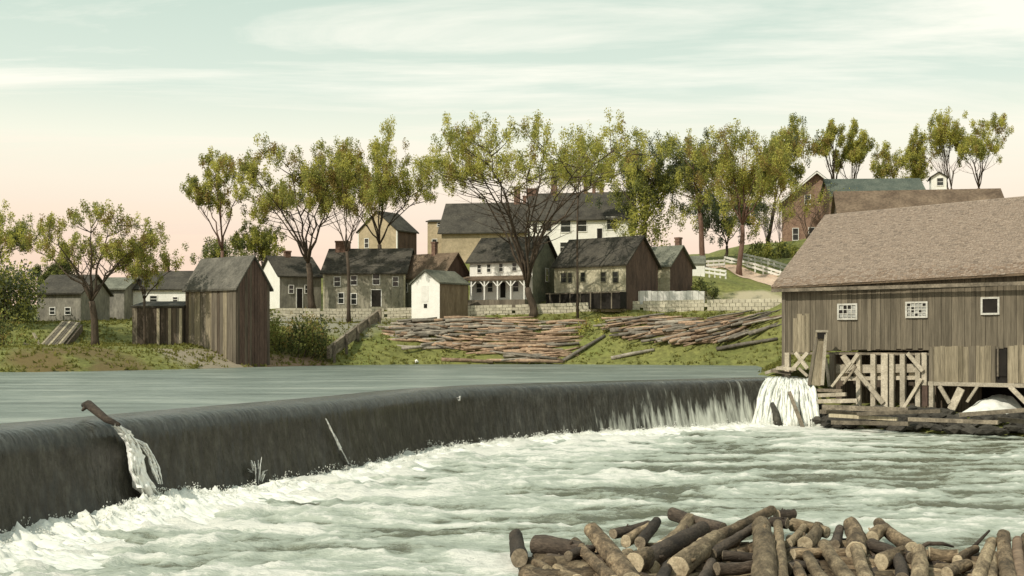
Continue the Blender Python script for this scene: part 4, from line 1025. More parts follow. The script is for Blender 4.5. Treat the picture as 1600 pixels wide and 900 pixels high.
# patches of bare red earth beside the bulkhead and at the water's edge
t = m_gr.node_tree; b = t.nodes['Principled BSDF']; src = b.inputs['Base Color'].links[0].from_socket
tcn = N(t, 'ShaderNodeTexCoord'); cprev = src
nz = N(t, 'ShaderNodeTexNoise'); nz.inputs['Scale'].default_value = .35; nz.inputs['Detail'].default_value = 5
t.links.new(tcn.outputs['Object'], nz.inputs['Vector'])
for (cx, cy, d, r_, col) in ((455, 560, 103, 6.0, (.26, .165, .115)), (330, 562, 97.5, 4.2, (.30, .25, .19)), (520, 492, 119.5, 8, (.25, .235, .19)), (455, 484, 122, 8, (.25, .235, .19)), (60, 574, 87, 3, (.14, .095, .04)), (200, 574, 89, 3, (.14, .10, .045)), (130, 566, 91, 3, (.14, .10, .045)), (760, 470, 126.5, 5, (.10, .085, .065)), (1190, 462, 127, 7, (.42, .36, .25))):
    p = P(cx, cy, d)
    ds_ = N(t, 'ShaderNodeVectorMath', operation='DISTANCE'); ds_.inputs[1].default_value = p; t.links.new(tcn.outputs['Object'], ds_.inputs[0])
    a_ = N(t, 'ShaderNodeMath', operation='MULTIPLY_ADD'); a_.inputs[1].default_value = r_ * 1.6; a_.inputs[2].default_value = -r_ * .8; t.links.new(nz.outputs['Fac'], a_.inputs[0])
    s_ = N(t, 'ShaderNodeMath', operation='ADD'); t.links.new(ds_.outputs['Value'], s_.inputs[0]); t.links.new(a_.outputs[0], s_.inputs[1])
    mr = N(t, 'ShaderNodeMapRange'); mr.inputs['From Min'].default_value = r_ * .6; mr.inputs['From Max'].default_value = r_; mr.inputs['To Min'].default_value = .85; mr.inputs['To Max'].default_value = 0
    t.links.new(s_.outputs[0], mr.inputs['Value'])
    mxn = N(t, 'ShaderNodeMix', data_type='RGBA'); t.links.new(mr.outputs[0], mxn.inputs['Factor']); t.links.new(cprev, mxn.inputs['A']); mxn.inputs['B'].default_value = (*col, 1); cprev = mxn.outputs['Result']
t.links.new(cprev, b.inputs['Base Color'])
terrain = grid_obj('terrain', np.stack([GX, GY, GZ], -1), m_gr); tag(terrain, kind='structure')
_hc = {}
def hgt1(x, y): return float(height(x, y)[0])
_D = np.linspace(84, 230, 1500)
def hit(px, py, lo=84):
    D_ = _D[_D >= lo]
    x = (px - 800) / F * D_; z = CAMZ + (HY - py) / F * D_
    h = height(x, D_)
    ok = np.where((h >= z) & (h > POOL))[0]
    i = ok[0] if len(ok) else len(D_) - 1
    return Vector((x[i], D_[i], h[i]))

# grass tufts along the bank
rs = np.random.RandomState(31)
n_ = 15000
tx = rs.uniform(-58, 24, n_); ty = rs.uniform(82, 126, n_); tz = height(tx, ty)
# keep dry land; the terrain sits above the pool there
ok = tz > POOL + .05
tx, ty, tz = tx[ok], ty[ok], tz[ok]; n_ = len(tx)
keep = fbm(tx * .25, ty * .25, 2, 91) >  -.45
tx, ty, tz = tx[keep], ty[keep], tz[keep]; n_ = len(tx)
vs = np.zeros((n_, 3, 3, 3))
for k in range(3):
    an = rs.uniform(0, 2 * np.pi, n_); h_ = rs.uniform(.08, .26, n_); wd = rs.uniform(.06, .16, n_)
    bx = tx + rs.randn(n_) * .12; by = ty + rs.randn(n_) * .12
    vs[:, k, 0] = np.stack([bx - np.cos(an) * wd, by - np.sin(an) * wd, tz - .05], -1)
    vs[:, k, 1] = np.stack([bx + np.cos(an) * wd, by + np.sin(an) * wd, tz - .05], -1)
    vs[:, k, 2] = np.stack([bx + rs.randn(n_) * .12, by + rs.randn(n_) * .12, tz + h_], -1)
me_v = vs.reshape(-1, 3)
o = mesh_obj('grass', me_v, np.arange(len(me_v)).reshape(-1, 3).tolist(), M['grass']); tag(o, kind='stuff')

# ---------------------------------------------------------------- path and white fences on the slope at right
def ribbon_path(name, pts, matn, wd):
    L_ = []
    for i, p in enumerate(pts):
        a = pts[max(0, i - 1)]; c = pts[min(len(pts) - 1, i + 1)]
        d = Vector((c[0] - a[0], c[1] - a[1], 0)).normalized(); n = Vector((-d.y, d.x, 0))
        for g in np.linspace(-1, 1, 7):
            q = Vector((p[0], p[1], 0)) + n * g * wd / 2; L_.append((q.x, q.y, hgt1(q.x, q.y) + .06 + .03 * (1 - g * g)))
    V = np.array(L_).reshape(len(pts), 7, 3)
    return grid_obj(name, V, matn)
pp = [P(1085, 418, 150), P(1115, 412, 152), P(1145, 416, 151), P(1175, 424, 149), P(1205, 432, 146), P(1240, 440, 142), P(1290, 450, 136)]
fine = []
for a, c in zip(pp[:-1], pp[1:]):
    fine += [a.lerp(c, g) for g in np.linspace(0, 1, 7)[:-1]]
tag(ribbon_path('dirt_path', fine, M['path'], 7.0), kind='structure')
def rail_fence(label, pts, hpx, np_, group):
    W = [P(*p) for p in pts]; rt = empty('white_rail_fence', W[0]); tag(rt, label, 'fence', group); o0 = W[0]
    for a, c in zip(W[:-1], W[1:]):
        for z in (0, -.45):
            MB().beam(a - o0 + Vector((0, -.04, z)), c - o0 + Vector((0, -.04, z)), .07, .26).build('rail', M['trim'], rt)
    for i in range(np_):
        f = i / (np_ - 1) * (len(W) - 1); k = min(int(f), len(W) - 2); p = W[k].lerp(W[k + 1], f - k) - o0
        MB().box(p.x - .08, p.y, p.z - 2.0, p.x + .08, p.y + .14, p.z + .16).build('post', M['trim'], rt)
rail_fence('upper white rail fence running down beside the hedge towards the mill roof', [(1160, 397, 164), (1200, 406, 158), (1240, 418, 152)], 5, 9, 'white rail fences along the path')
rail_fence('lower white rail fence along the near edge of the pink path', [(1132, 402, 158), (1180, 413, 153), (1232, 429, 147)], 5, 9, 'white rail fences along the path')
rail_fence('short white fence above the tiny white shed on the slope', [(1098, 409, 149), (1132, 407, 150)], 4, 5, 'white rail fences along the path')
rail_fence('short white fence leaning across the head of the grass slope', [(1100, 419, 144), (1134, 424, 143)], 4, 5, 'white rail fences along the path')

# ---------------------------------------------------------------- trees
def leaves_mesh(name, C, n, size, mats, wts, parent, rs, spread):
    """C: clump centres (k,3). Many small leaf faces scattered about each clump."""
    k = len(C); ci = rs.randint(0, k, n)
    dirs = rs.randn(n, 3); dirs /= np.linalg.norm(dirs, axis=1)[:, None]
    pos = C[ci] + dirs * (rs.rand(n, 1) ** .6) * spread * np.array([[.8, .8, 1.35]])
    a = rs.randn(n, 3) + np.array([[0, 0, .9]]); a /= np.linalg.norm(a, axis=1)[:, None]
    b = np.cross(a, rs.randn(n, 3)); b /= np.linalg.norm(b, axis=1)[:, None]
    s = size * rs.uniform(.55, 1.3, (n, 1))
    V = np.stack([pos - a * s, pos + b * s * .55, pos + a * s, pos - b * s * .55], 1).reshape(-1, 3)
    me = bpy.data.meshes.new(name)
    me.vertices.add(4 * n); me.vertices.foreach_set('co', V.reshape(-1).astype(np.float32))
    me.loops.add(4 * n); me.loops.foreach_set('vertex_index', np.arange(4 * n, dtype=np.int32))
    me.polygons.add(n); me.polygons.foreach_set('loop_start', np.arange(0, 4 * n, 4, dtype=np.int32)); me.polygons.foreach_set('loop_total', np.full(n, 4, dtype=np.int32))
    cm = rs.choice(len(mats), k, p=np.array(wts) / sum(wts))
    mi = cm[ci]; fl_ = rs.rand(n) < .25; mi = np.where(fl_, rs.choice(len(mats), n, p=np.array(wts) / sum(wts)), mi)
    for m in mats: me.materials.append(m)
    me.polygons.foreach_set('material_index', mi.astype(np.int32))
    me.update(calc_edges=True)
    o = bpy.data.objects.new(name, me); COL.objects.link(o); o.parent = parent
    return o

YG = ([L_YEL, L_GRN, L_BRN], [5, 3.5, 1.2]); OB = ([L_YEL, L_GRN, L_BRN, L_DRK], [3.2, 3.6, 2.4, .4]); DG = ([L_YEL, L_GRN, L_DRK, L_TEAL], [1.2, 3.2, 1.6, 1.8]); GY_ = ([L_YEL, L_GRN, L_TEAL], [3, 3.5, 1.5])
def tree(label, bx, by, d, x0, x1, yt, yb, seed, limbs=6, zs=.33, nleaf=3600, pal=YG, tr=.28, size=.16, spread=.75, bark='bark_tree', subs=7, twigs=4, full=0.0, name='elm_tree', group='trees along the far bank', ground=True, trunks=1, droop=0):
    rs = np.random.RandomState(seed)
    B = P(bx, by, d)
    if ground: B.z = hgt1(B.x, B.y) - .1
    Hh = CAMZ + (HY - yt) / F * d - B.z
    hw = (x1 - x0) / 2 / F * d; cx = (x0 + x1) / 2; offx = (cx - bx) / F * d
    zb = (CAMZ + (HY - yb) / F * d - B.z) / Hh          # where leaves begin (0..1)
    root = empty(name, B); tag(root, label, 'tree', group)
    mb = MB(); C = []; TB = []
    def T_(p):                                            # unit tree -> metres
        z = p[2]; k = min(1, max(0, z)) ** 1.3
        return Vector((p[0] * hw + offx * k, p[1] * hw, z * Hh))
    def bez(a, b_, c, n): return [((1 - t) ** 2) * a + 2 * t * (1 - t) * b_ + t * t * c for t in np.linspace(0, 1, n)]
    for tk in range(trunks):
        x_off = (tk - (trunks - 1) / 2) * .25
        zsk = zs * rs.uniform(.85, 1.1) if trunks > 1 else zs
        top = np.array([x_off * .5 + rs.uniform(-.05, .05), rs.uniform(-.05, .05), zsk])
        pts = [np.array([x_off * .2 + .02 * math.sin(q * 5 + seed), .02 * math.cos(q * 4), zsk * q]) * np.array([1, 1, 1]) + np.array([(top[0] - x_off * .2) * q, top[1] * q, 0]) for q in np.linspace(0, 1, 6)]
        rt_ = tr * (1 if trunks == 1 else .75)
        TB.append(([p for p in pts], [rt_ * (1.5 if q == 0 else 1.15 - .3 * q) for q in np.linspace(0, 1, 6)], 8))
        top = pts[-1]
        for li in range(limbs):
            phi = 2 * math.pi * (li + rs.uniform(-.35, .35)) / limbs + seed
            r_ = rs.uniform(.35, .95) if li else .12
            z_e = max(zb + .12, 1.0 - .42 * r_ ** 2 * rs.uniform(.6, 1.2) - rs.uniform(0, .06))
            e = np.array([math.cos(phi) * r_ * .92 + x_off * .6, math.sin(phi) * r_ * .92, z_e])
            c_ = np.array([top[0] + math.cos(phi) * r_ * .30, top[1] + math.sin(phi) * r_ * .30, zsk + (z_e - zsk) * rs.uniform(.5, .68)])
            lp = bez(top, c_, e, 9); wob = rs.randn(9, 3) * .012; lp = [p + w_ * (i > 0) for i, (p, w_) in enumerate(zip(lp, wob))]
            r0 = rt_ * (.5 if limbs < 6 else .40)
            TB.append((lp, [max(.022, r0 * (1 - .9 * q)) for q in np.linspace(0, 1, 9)], 5))
            for si in range(subs):
                ti = rs.uniform(.22, 1.0); k = ti * 8; i0 = min(int(k), 7); p0 = lp[i0] + (lp[i0 + 1] - lp[i0]) * (k - i0)
                ph = rs.uniform(0, 2 * math.pi); rr = rs.uniform(.10, .34) * (1.15 - .4 * ti)
                out_ = np.array([p0[0], p0[1], 0]); nn_ = np.linalg.norm(out_) + 1e-6
                dirv = np.array([math.cos(ph), math.sin(ph), 0]) * rr + out_ / nn_ * rr * .5
                e2 = p0 + dirv + np.array([0, 0, rs.uniform(.05, .22) * (1 - .5 * ti) - droop * rs.rand()])
                rad = math.hypot(e2[0], e2[1])
                if rad > 1: e2[:2] /= rad
                e2[2] = min(e2[2], 1.02 - .35 * min(rad, 1) ** 2)
                mid = (p0 + e2) / 2 + np.array([dirv[0] * .15, dirv[1] * .15, -.01])
                sp = bez(p0, mid, e2, 5)
                TB.append((sp, [max(.014, rt_ * .17 * (1 - .8 * q)) for q in np.linspace(0, 1, 5)], 4))
                if e2[2] > zb: C.append(e2)
                for ti2 in range(twigs):
                    q = rs.uniform(.35, 1.0); p1 = sp[min(3, int(q * 4))] ; p1 = p1 + (sp[min(4, int(q * 4) + 1)] - p1) * .5
                    e3 = p1 + np.array([rs.randn() * .075, rs.randn() * .075, rs.uniform(-.01, .10) - droop * rs.rand()])
                    TB.append(([p1, (p1 + e3) / 2 + np.array([0, 0, -.006]), e3], [.016, .012, .008], 3))
                    if e3[2] > zb: C.append(e3)
    if full:
        for _ in range(int(60 * full)):
            v = rs.randn(3); v /= np.linalg.norm(v); v *= rs.rand() ** .4
            C.append(np.array([v[0] * .92, v[1] * .92, zb + (1 - zb) * (.5 + .47 * v[2])]))
    A = np.array(C); lo_, hi_ = np.percentile(A[:, 0], 6), np.percentile(A[:, 0], 94)
    pad = spread * .45 / max(hw, .1)
    kx = 2 * max(.4, 1 - pad) / max(hi_ - lo_, .2); mx_ = (hi_ + lo_) / 2
    kz = (1 - spread * .5 / Hh - zs) / (np.percentile(A[:, 2], 99.8) - zs)
    def nrm_(p):
        g = sstep(zs * .5, max(zb, zs + .2), p[2])
        return np.array([(p[0] - mx_ * g) * (1 + (kx - 1) * g), p[1] * (1 + (kx - 1) * g), p[2] if p[2] < zs else zs + (p[2] - zs) * kz])
    for pts, ra, n in TB: mb.tube([T_(nrm_(p)) for p in pts], ra, n, caps=(n > 4))
    mb.build('trunk', M[bark], root, True)
    CN = [nrm_(p) for p in C]
    if not full:
        kp = [p for p in CN if (p[2] - zb) / (1 - zb) + .45 * min(1.2, p[0] ** 2 + p[1] ** 2) > .36 + .12 * rs.randn()]
        CN = kp if len(kp) > 12 else CN
    C = np.array([T_(p)[:] for p in CN])
    leaves_mesh('crown', C, int(nleaf * 6.2), size * .64, pal[0], pal[1], root, rs, spread * .72)
    return root

def bush(name, label, x0, x1, yt, yb, d, pal, n, seed, size=.15, group='bushes on the far bank', cat='bush', depth=2.0, k=26):
    rs = np.random.RandomState(seed)
    B = P((x0 + x1) / 2, yb, d); hw = (x1 - x0) / 2 / F * d; Hh = (yb - yt) / F * d
    root = empty(name, B); tag(root, label, cat, group)
    C = []
    for _ in range(k):
        u = rs.uniform(-1, 1); f = math.sqrt(max(0, 1 - u * u * .9))
        C.append((u * hw * .95, rs.uniform(-1, 1) * depth, rs.uniform(.0, .92) * Hh * f))
    mb = MB()
    for c in C[::3]: mb.tube([(c[0] * .6, c[1] * .6, -.6), (c[0] * .9, c[1] * .9, c[2] * .6), c], [.05, .035, .015], 4)
    mb.build('stem', M['bark_tree'], root)
    leaves_mesh('foliage', np.array(C), n, size, pal[0], pal[1], root, rs, max(.45, Hh * .3))
    return root

tree('vase shaped tree with bare forked limbs standing alone at the left', 150, 542, 99, 55, 222, 320, 425, 11, 8, .33, 4200, OB, .30, .12, .60, subs=8)
tree('slim young tree between the vase shaped tree and the tall shed', 226, 542, 101, 190, 262, 362, 470, 12, 5, .42, 1500, OB, .12, .12, .55, subs=6)
tree('half seen green tree cut by the left edge of the view', -30, 540, 104, -110, 42, 318, 420, 13, 7, .35, 4200, GY_, .3, .13, .7)
tree('tall slender tree with a high rounded crown rising behind the tall shed', 351, 440, 138, 292, 382, 236, 345, 14, 5, .40, 2600, OB, .22, .17, .75, bark='bark_pink', twigs=3)
tree('small round green tree beside the slender tall tree', 408, 430, 140, 380, 436, 338, 402, 15, 5, .30, 2000, ([L_GRN, L_YEL, L_DRK], [4, 2, 1]), .14, .16, .6, full=.8, name='round_tree')
tree('broad olive brown elm with dark forked trunk behind the gabled grey house', 489, 486, 126, 376, 545, 214, 340, 16, 8, .28, 6200, OB, .34, .15, .85, subs=9)
tree('tall thin trunked elm growing on the bank in front of the long house', 546, 520, 119, 478, 600, 222, 345, 17, 7, .40, 4200, OB, .17, .14, .75, subs=8)
tree('tall elm leaning over the long house roof with the highest crown of its row', 592, 470, 134, 520, 674, 194, 345, 18, 8, .36, 6000, YG, .26, .15, .85, subs=9)
tree('great spreading elm with many bare limbs beside the porch house', 833, 478, 122, 694, 962, 186, 292, 19, 14, .15, 8000, YG, .37, .15, .85, subs=11, twigs=4)
tree('thin straight tree with few leaves in front of the yellow house', 902, 477, 121, 872, 934, 190, 300, 20, 4, .62, 500, YG, .10, .13, .6, subs=6)
tree('dense dark green tree to the right of the big white house', 1008, 420, 160, 944, 1092, 202, 385, 21, 8, .30, 8500, DG, .38, .18, 1.1, full=1.6, droop=.05)
tree('dark forked tree with a leaning trunk behind the small cottage', 1099, 412, 156, 1040, 1132, 205, 310, 22, 6, .40, 3200, DG, .34, .17, .85, bark='bark_pink', full=.7)
tree('large drooping tree with reddish trunk above the white rail fences', 1156, 425, 147, 1100, 1244, 196, 385, 23, 9, .34, 8200, OB, .30, .17, 1.0, bark='bark_pink', full=1.3, droop=.06)
tree('upright green tree rising left of the brick house gable', 1196, 400, 176, 1212, 1274, 180, 300, 24, 6, .40, 3600, GY_, .26, .19, .9, full=.6)
tree('dark blue green tree behind the drooping tree', 1134, 405, 172, 1096, 1196, 285, 400, 25, 6, .15, 4200, ([L_TEAL, L_DRK, L_GRN], [4, 2, 1]), .2, .19, .9, full=1.2, name='leafy_tree')
tree('open yellow green tree right behind the brick house peak', 1307, 360, 205, 1270, 1334, 184, 245, 26, 5, .48, 2400, YG, .34, .21, .9, group='trees on the skyline at right')
tree('yellow green tree next to the one behind the brick house peak', 1327, 360, 206, 1308, 1360, 188, 262, 27, 5, .42, 2400, YG, .26, .21, .9, group='trees on the skyline at right')
tree('short yellow tree rising above the dull green roof', 1388, 350, 205, 1366, 1412, 222, 285, 28, 5, .45, 1700, YG, .2, .2, .9, group='trees on the skyline at right')
tree('narrow columnar poplar above the dull green roof', 1433, 350, 205, 1420, 1448, 197, 300, 29, 5, .35, 2200, YG, .2, .2, .8, name='poplar_tree', group='trees on the skyline at right', full=.5)
tree('airy yellow tree with bare stems just right of the cupola house', 1489, 345, 205, 1446, 1520, 174, 245, 30, 6, .42, 2500, YG, .26, .21, .9, group='trees on the skyline at right', trunks=2)
tree('airy yellow tree farthest along the skyline above the barn roof', 1527, 345, 205, 1496, 1562, 174, 250, 32, 6, .42, 2600, YG, .28, .21, .9, group='trees on the skyline at right')
tree('bare twiggy tree in front of the brick house', 1262, 400, 172, 1228, 1318, 285, 330, 33, 7, .22, 260, OB, .14, .15, .8, subs=10, twigs=6, name='bare_tree', group='bare trees by the brick house')
tree('thin bare sapling between the drooping tree and the brick house', 1200, 405, 174, 1176, 1226, 296, 345, 34, 6, .22, 120, OB, .09, .15, .8, subs=9, twigs=6, name='bare_tree', group='bare trees by the brick house')
tree('bare grey sapling at the foot of the brick house corner', 1218, 400, 178, 1202, 1236, 310, 350, 35, 5, .2, 90, OB, .08, .15, .7, subs=8, twigs=6, name='bare_tree', group='bare trees by the brick house')
tree('low leafy tree behind the tall shed roof', 352, 440, 146, 318, 388, 366, 418, 36, 5, .2, 2000, DG, .14, .17, .8, full=.6, name='leafy_tree')
tree('dark pointed evergreen beyond the far left house', 92, 490, 150, 74, 112, 404, 470, 37, 4, .25, 1500, ([L_DRK, L_GRN], [4, 1]), .15, .18, .7, full=.6, name='evergreen_tree')
tree('dark evergreen beside the pointed one at far left', 72, 490, 154, 52, 92, 412, 475, 38, 4, .25, 1400, ([L_DRK, L_GRN], [4, 1]), .15, .18, .7, full=.6, name='evergreen_tree')
bush('leafy_bush', 'big grey green bush mass at the left edge', -34, 58, 412, 500, 112, DG, 9500, 41, .155, k=60)
bush('leafy_bush', 'low olive bush at the left edge by the water', -40, 40, 490, 562, 95, ([L_GRN, L_DRK, L_BRN], [3, 3, 2]), 2600, 42, .13)
bush('leafy_bush', 'wide green bush on the bank right of the tall shed', 406, 516, 490, 552, 108, ([L_GRN, L_DRK, L_BRN], [4, 3, 1.5]), 5600, 43, .13, k=50)
bush('hedge', 'dark green clipped hedge below the brick house', 1166, 1250, 376, 408, 172, ([L_GRN, L_DRK, L_YEL], [4, 2, .6]), 3600, 44, .17, cat='hedge', k=40)
bush('leafy_bush', 'dark shrub at the foot of the grass slope beside the small cottage', 1082, 1120, 436, 462, 129, ([L_DRK, L_GRN], [2, 2]), 900, 45, .14)
bush('leafy_bush', 'low weedy bush between the two log heaps', 900, 945, 497, 530, 117, ([L_GRN, L_YEL, L_BRN], [4, 2, 2]), 700, 46, .11, k=14)
bush('leafy_bush', 'dense willow thicket behind the big white house end', 985, 1040, 300, 392, 158, ([L_GRN, L_YEL, L_DRK], [4, 2, 1]), 3000, 47, .17, k=40)

# ---------------------------------------------------------------- logs heaped on the far bank
rs = np.random.RandomState(51)
def log_mesh(name, L, r, seed, m, n=9, segs=6, cutm=None):
    q = np.random.RandomState(seed); mb = MB()
    pts = [Vector((L * (i / (segs - 1) - .5), .04 * L * q.randn() * .12, .04 * L * q.randn() * .12)) for i in range(segs)]
    mb.tube(pts, [r * (1.08 - .2 * i / (segs - 1)) * q.uniform(.93, 1.07) for i in range(segs)], n, 0, caps=True)
    return mb
far_meshes = []
for i in range(12):
    mb = log_mesh('far_log', rs.uniform(2.6, 5.6), rs.uniform(.07, .17), i, None, 7, 4)
    far_meshes.append(mb.build('log', M['log_red'] if i % 2 else M['log_grey'], None, True).data)
for o in [o for o in COL.objects if o.name.startswith('log') and o.data in far_meshes]: bpy.data.objects.remove(o)
def far_log(px, py, ang, me, lift, label, group, heap=None):
    p = hit(px, py + 2)
    dx, dy = math.cos(ang), math.sin(ang)
    s = (hgt1(p.x + dx * 2, p.y + dy * 2) - hgt1(p.x - dx * 2, p.y - dy * 2)) / 4
    loc = p + Vector((0, 0, .10 + lift)); rot = (rs.uniform(0, 6), -math.atan(s * .5) + rs.uniform(-.04, .04), ang)
    if heap is not None:
        from mathutils import Euler
        mw = Matrix.Translation(loc) @ Euler(rot).to_matrix().to_4x4()
        heap.add([mw @ v.co for v in me.vertices], [tuple(f.vertices) for f in me.polygons], 1 if me.materials[0] == M['log_red'] else 0)
        return
    o = bpy.data.objects.new('log', me); COL.objects.link(o)
    o.location = loc; o.rotation_euler = rot
    tag(o, label, 'log', group)
def inside_l(px, py):
    top = np.interp(px, [620, 650, 720, 920], [514, 500, 499, 503]); bot = np.interp(px, [620, 650, 760, 800, 920], [526, 546, 550, 566, 563]); return top < py < bot
def inside_r(px, py):
    top = np.interp(px, [930, 1000, 1215], [506, 496, 496]); bot = np.interp(px, [960, 1000, 1080, 1215], [512, 528, 541, 518]); return top < py < bot
def fill(n_own, n_all, xr, yr, inside, angf, pick, label, group):
    cnt = 0; heap = MB()
    while cnt < n_all:
        px, py = rs.uniform(*xr), rs.uniform(*yr)
        if not inside(px, py): continue
        cnt += 1
        own = cnt > n_all - n_own                    # the last ones lie on top of the heap
        far_log(px, py, angf(px), pick(px), rs.rand() ** 2 * .22 + (.16 if own else 0), label, group, None if own else heap)
    tag(heap.build('log_heap', [M['log_grey'], M['log_red']], None, True), kind='stuff')
fill(95, 210, (625, 888), (496, 566), inside_l, lambda px: rs.normal(0, .17) + (.45 if px < 760 and rs.rand() < .35 else 0) - (.35 if 650 < px < 720 and rs.rand() < .35 else 0),
     lambda px: far_meshes[rs.randint(6) * 2 + (0 if rs.rand() < (.8 if px < 690 else .25) else 1)], 'weathered log in the jumbled heap on the far bank below the porch house', 'logs heaped on the far bank below the porch house')
fill(75, 130, (962, 1200), (494, 550), inside_r, lambda px: rs.normal(0, .18) + (.3 if rs.rand() < .2 else 0),
     lambda px: far_meshes[rs.randint(6) * 2 + (0 if rs.rand() < .4 else 1)], 'weathered log in the far bank heap between the weedy gap and the mill', 'logs heaped on the far bank beside the mill')
for (x0, y0, x1, y1, lb) in ((880, 566, 945, 528, 'dark loose log slanting down the grass between the two heaps'), (955, 563, 1022, 549, 'pale loose log slanting to the water below the mill side heap'), (1120, 549, 1215, 533, 'long pale loose log at the lower edge of the mill side heap'), (690, 565, 770, 568, 'lone reddish log afloat at the water line below the larger heap'), (800, 566, 880, 568, 'reddish log along the water line at the end of the larger heap')):
    p0, p1 = hit(x0, y0), hit(x1, y1)
    if (p1 - p0).length > 12: p1 = p0 + (p1 - p0).normalized() * 8
    o = MB().tube([Vector((0, 0, .14)), (p1 - p0) * .5 + Vector((0, 0, .18)), p1 - p0 + Vector((0, 0, .14))], [.19, .17, .14], 8).build('log', M['log_red'] if 'red' in lb else M['log_grey'], None, True); o.location = p0
    tag(o, lb, 'log', 'loose logs on the far bank')
o = blobs('shore_stone', [tuple(hit(651, 566) + Vector((0, 0, .1)))], [(.22, .2, .2)], M['trim']); tag(o, 'small white stone at the water edge below the grass bank', 'stone')

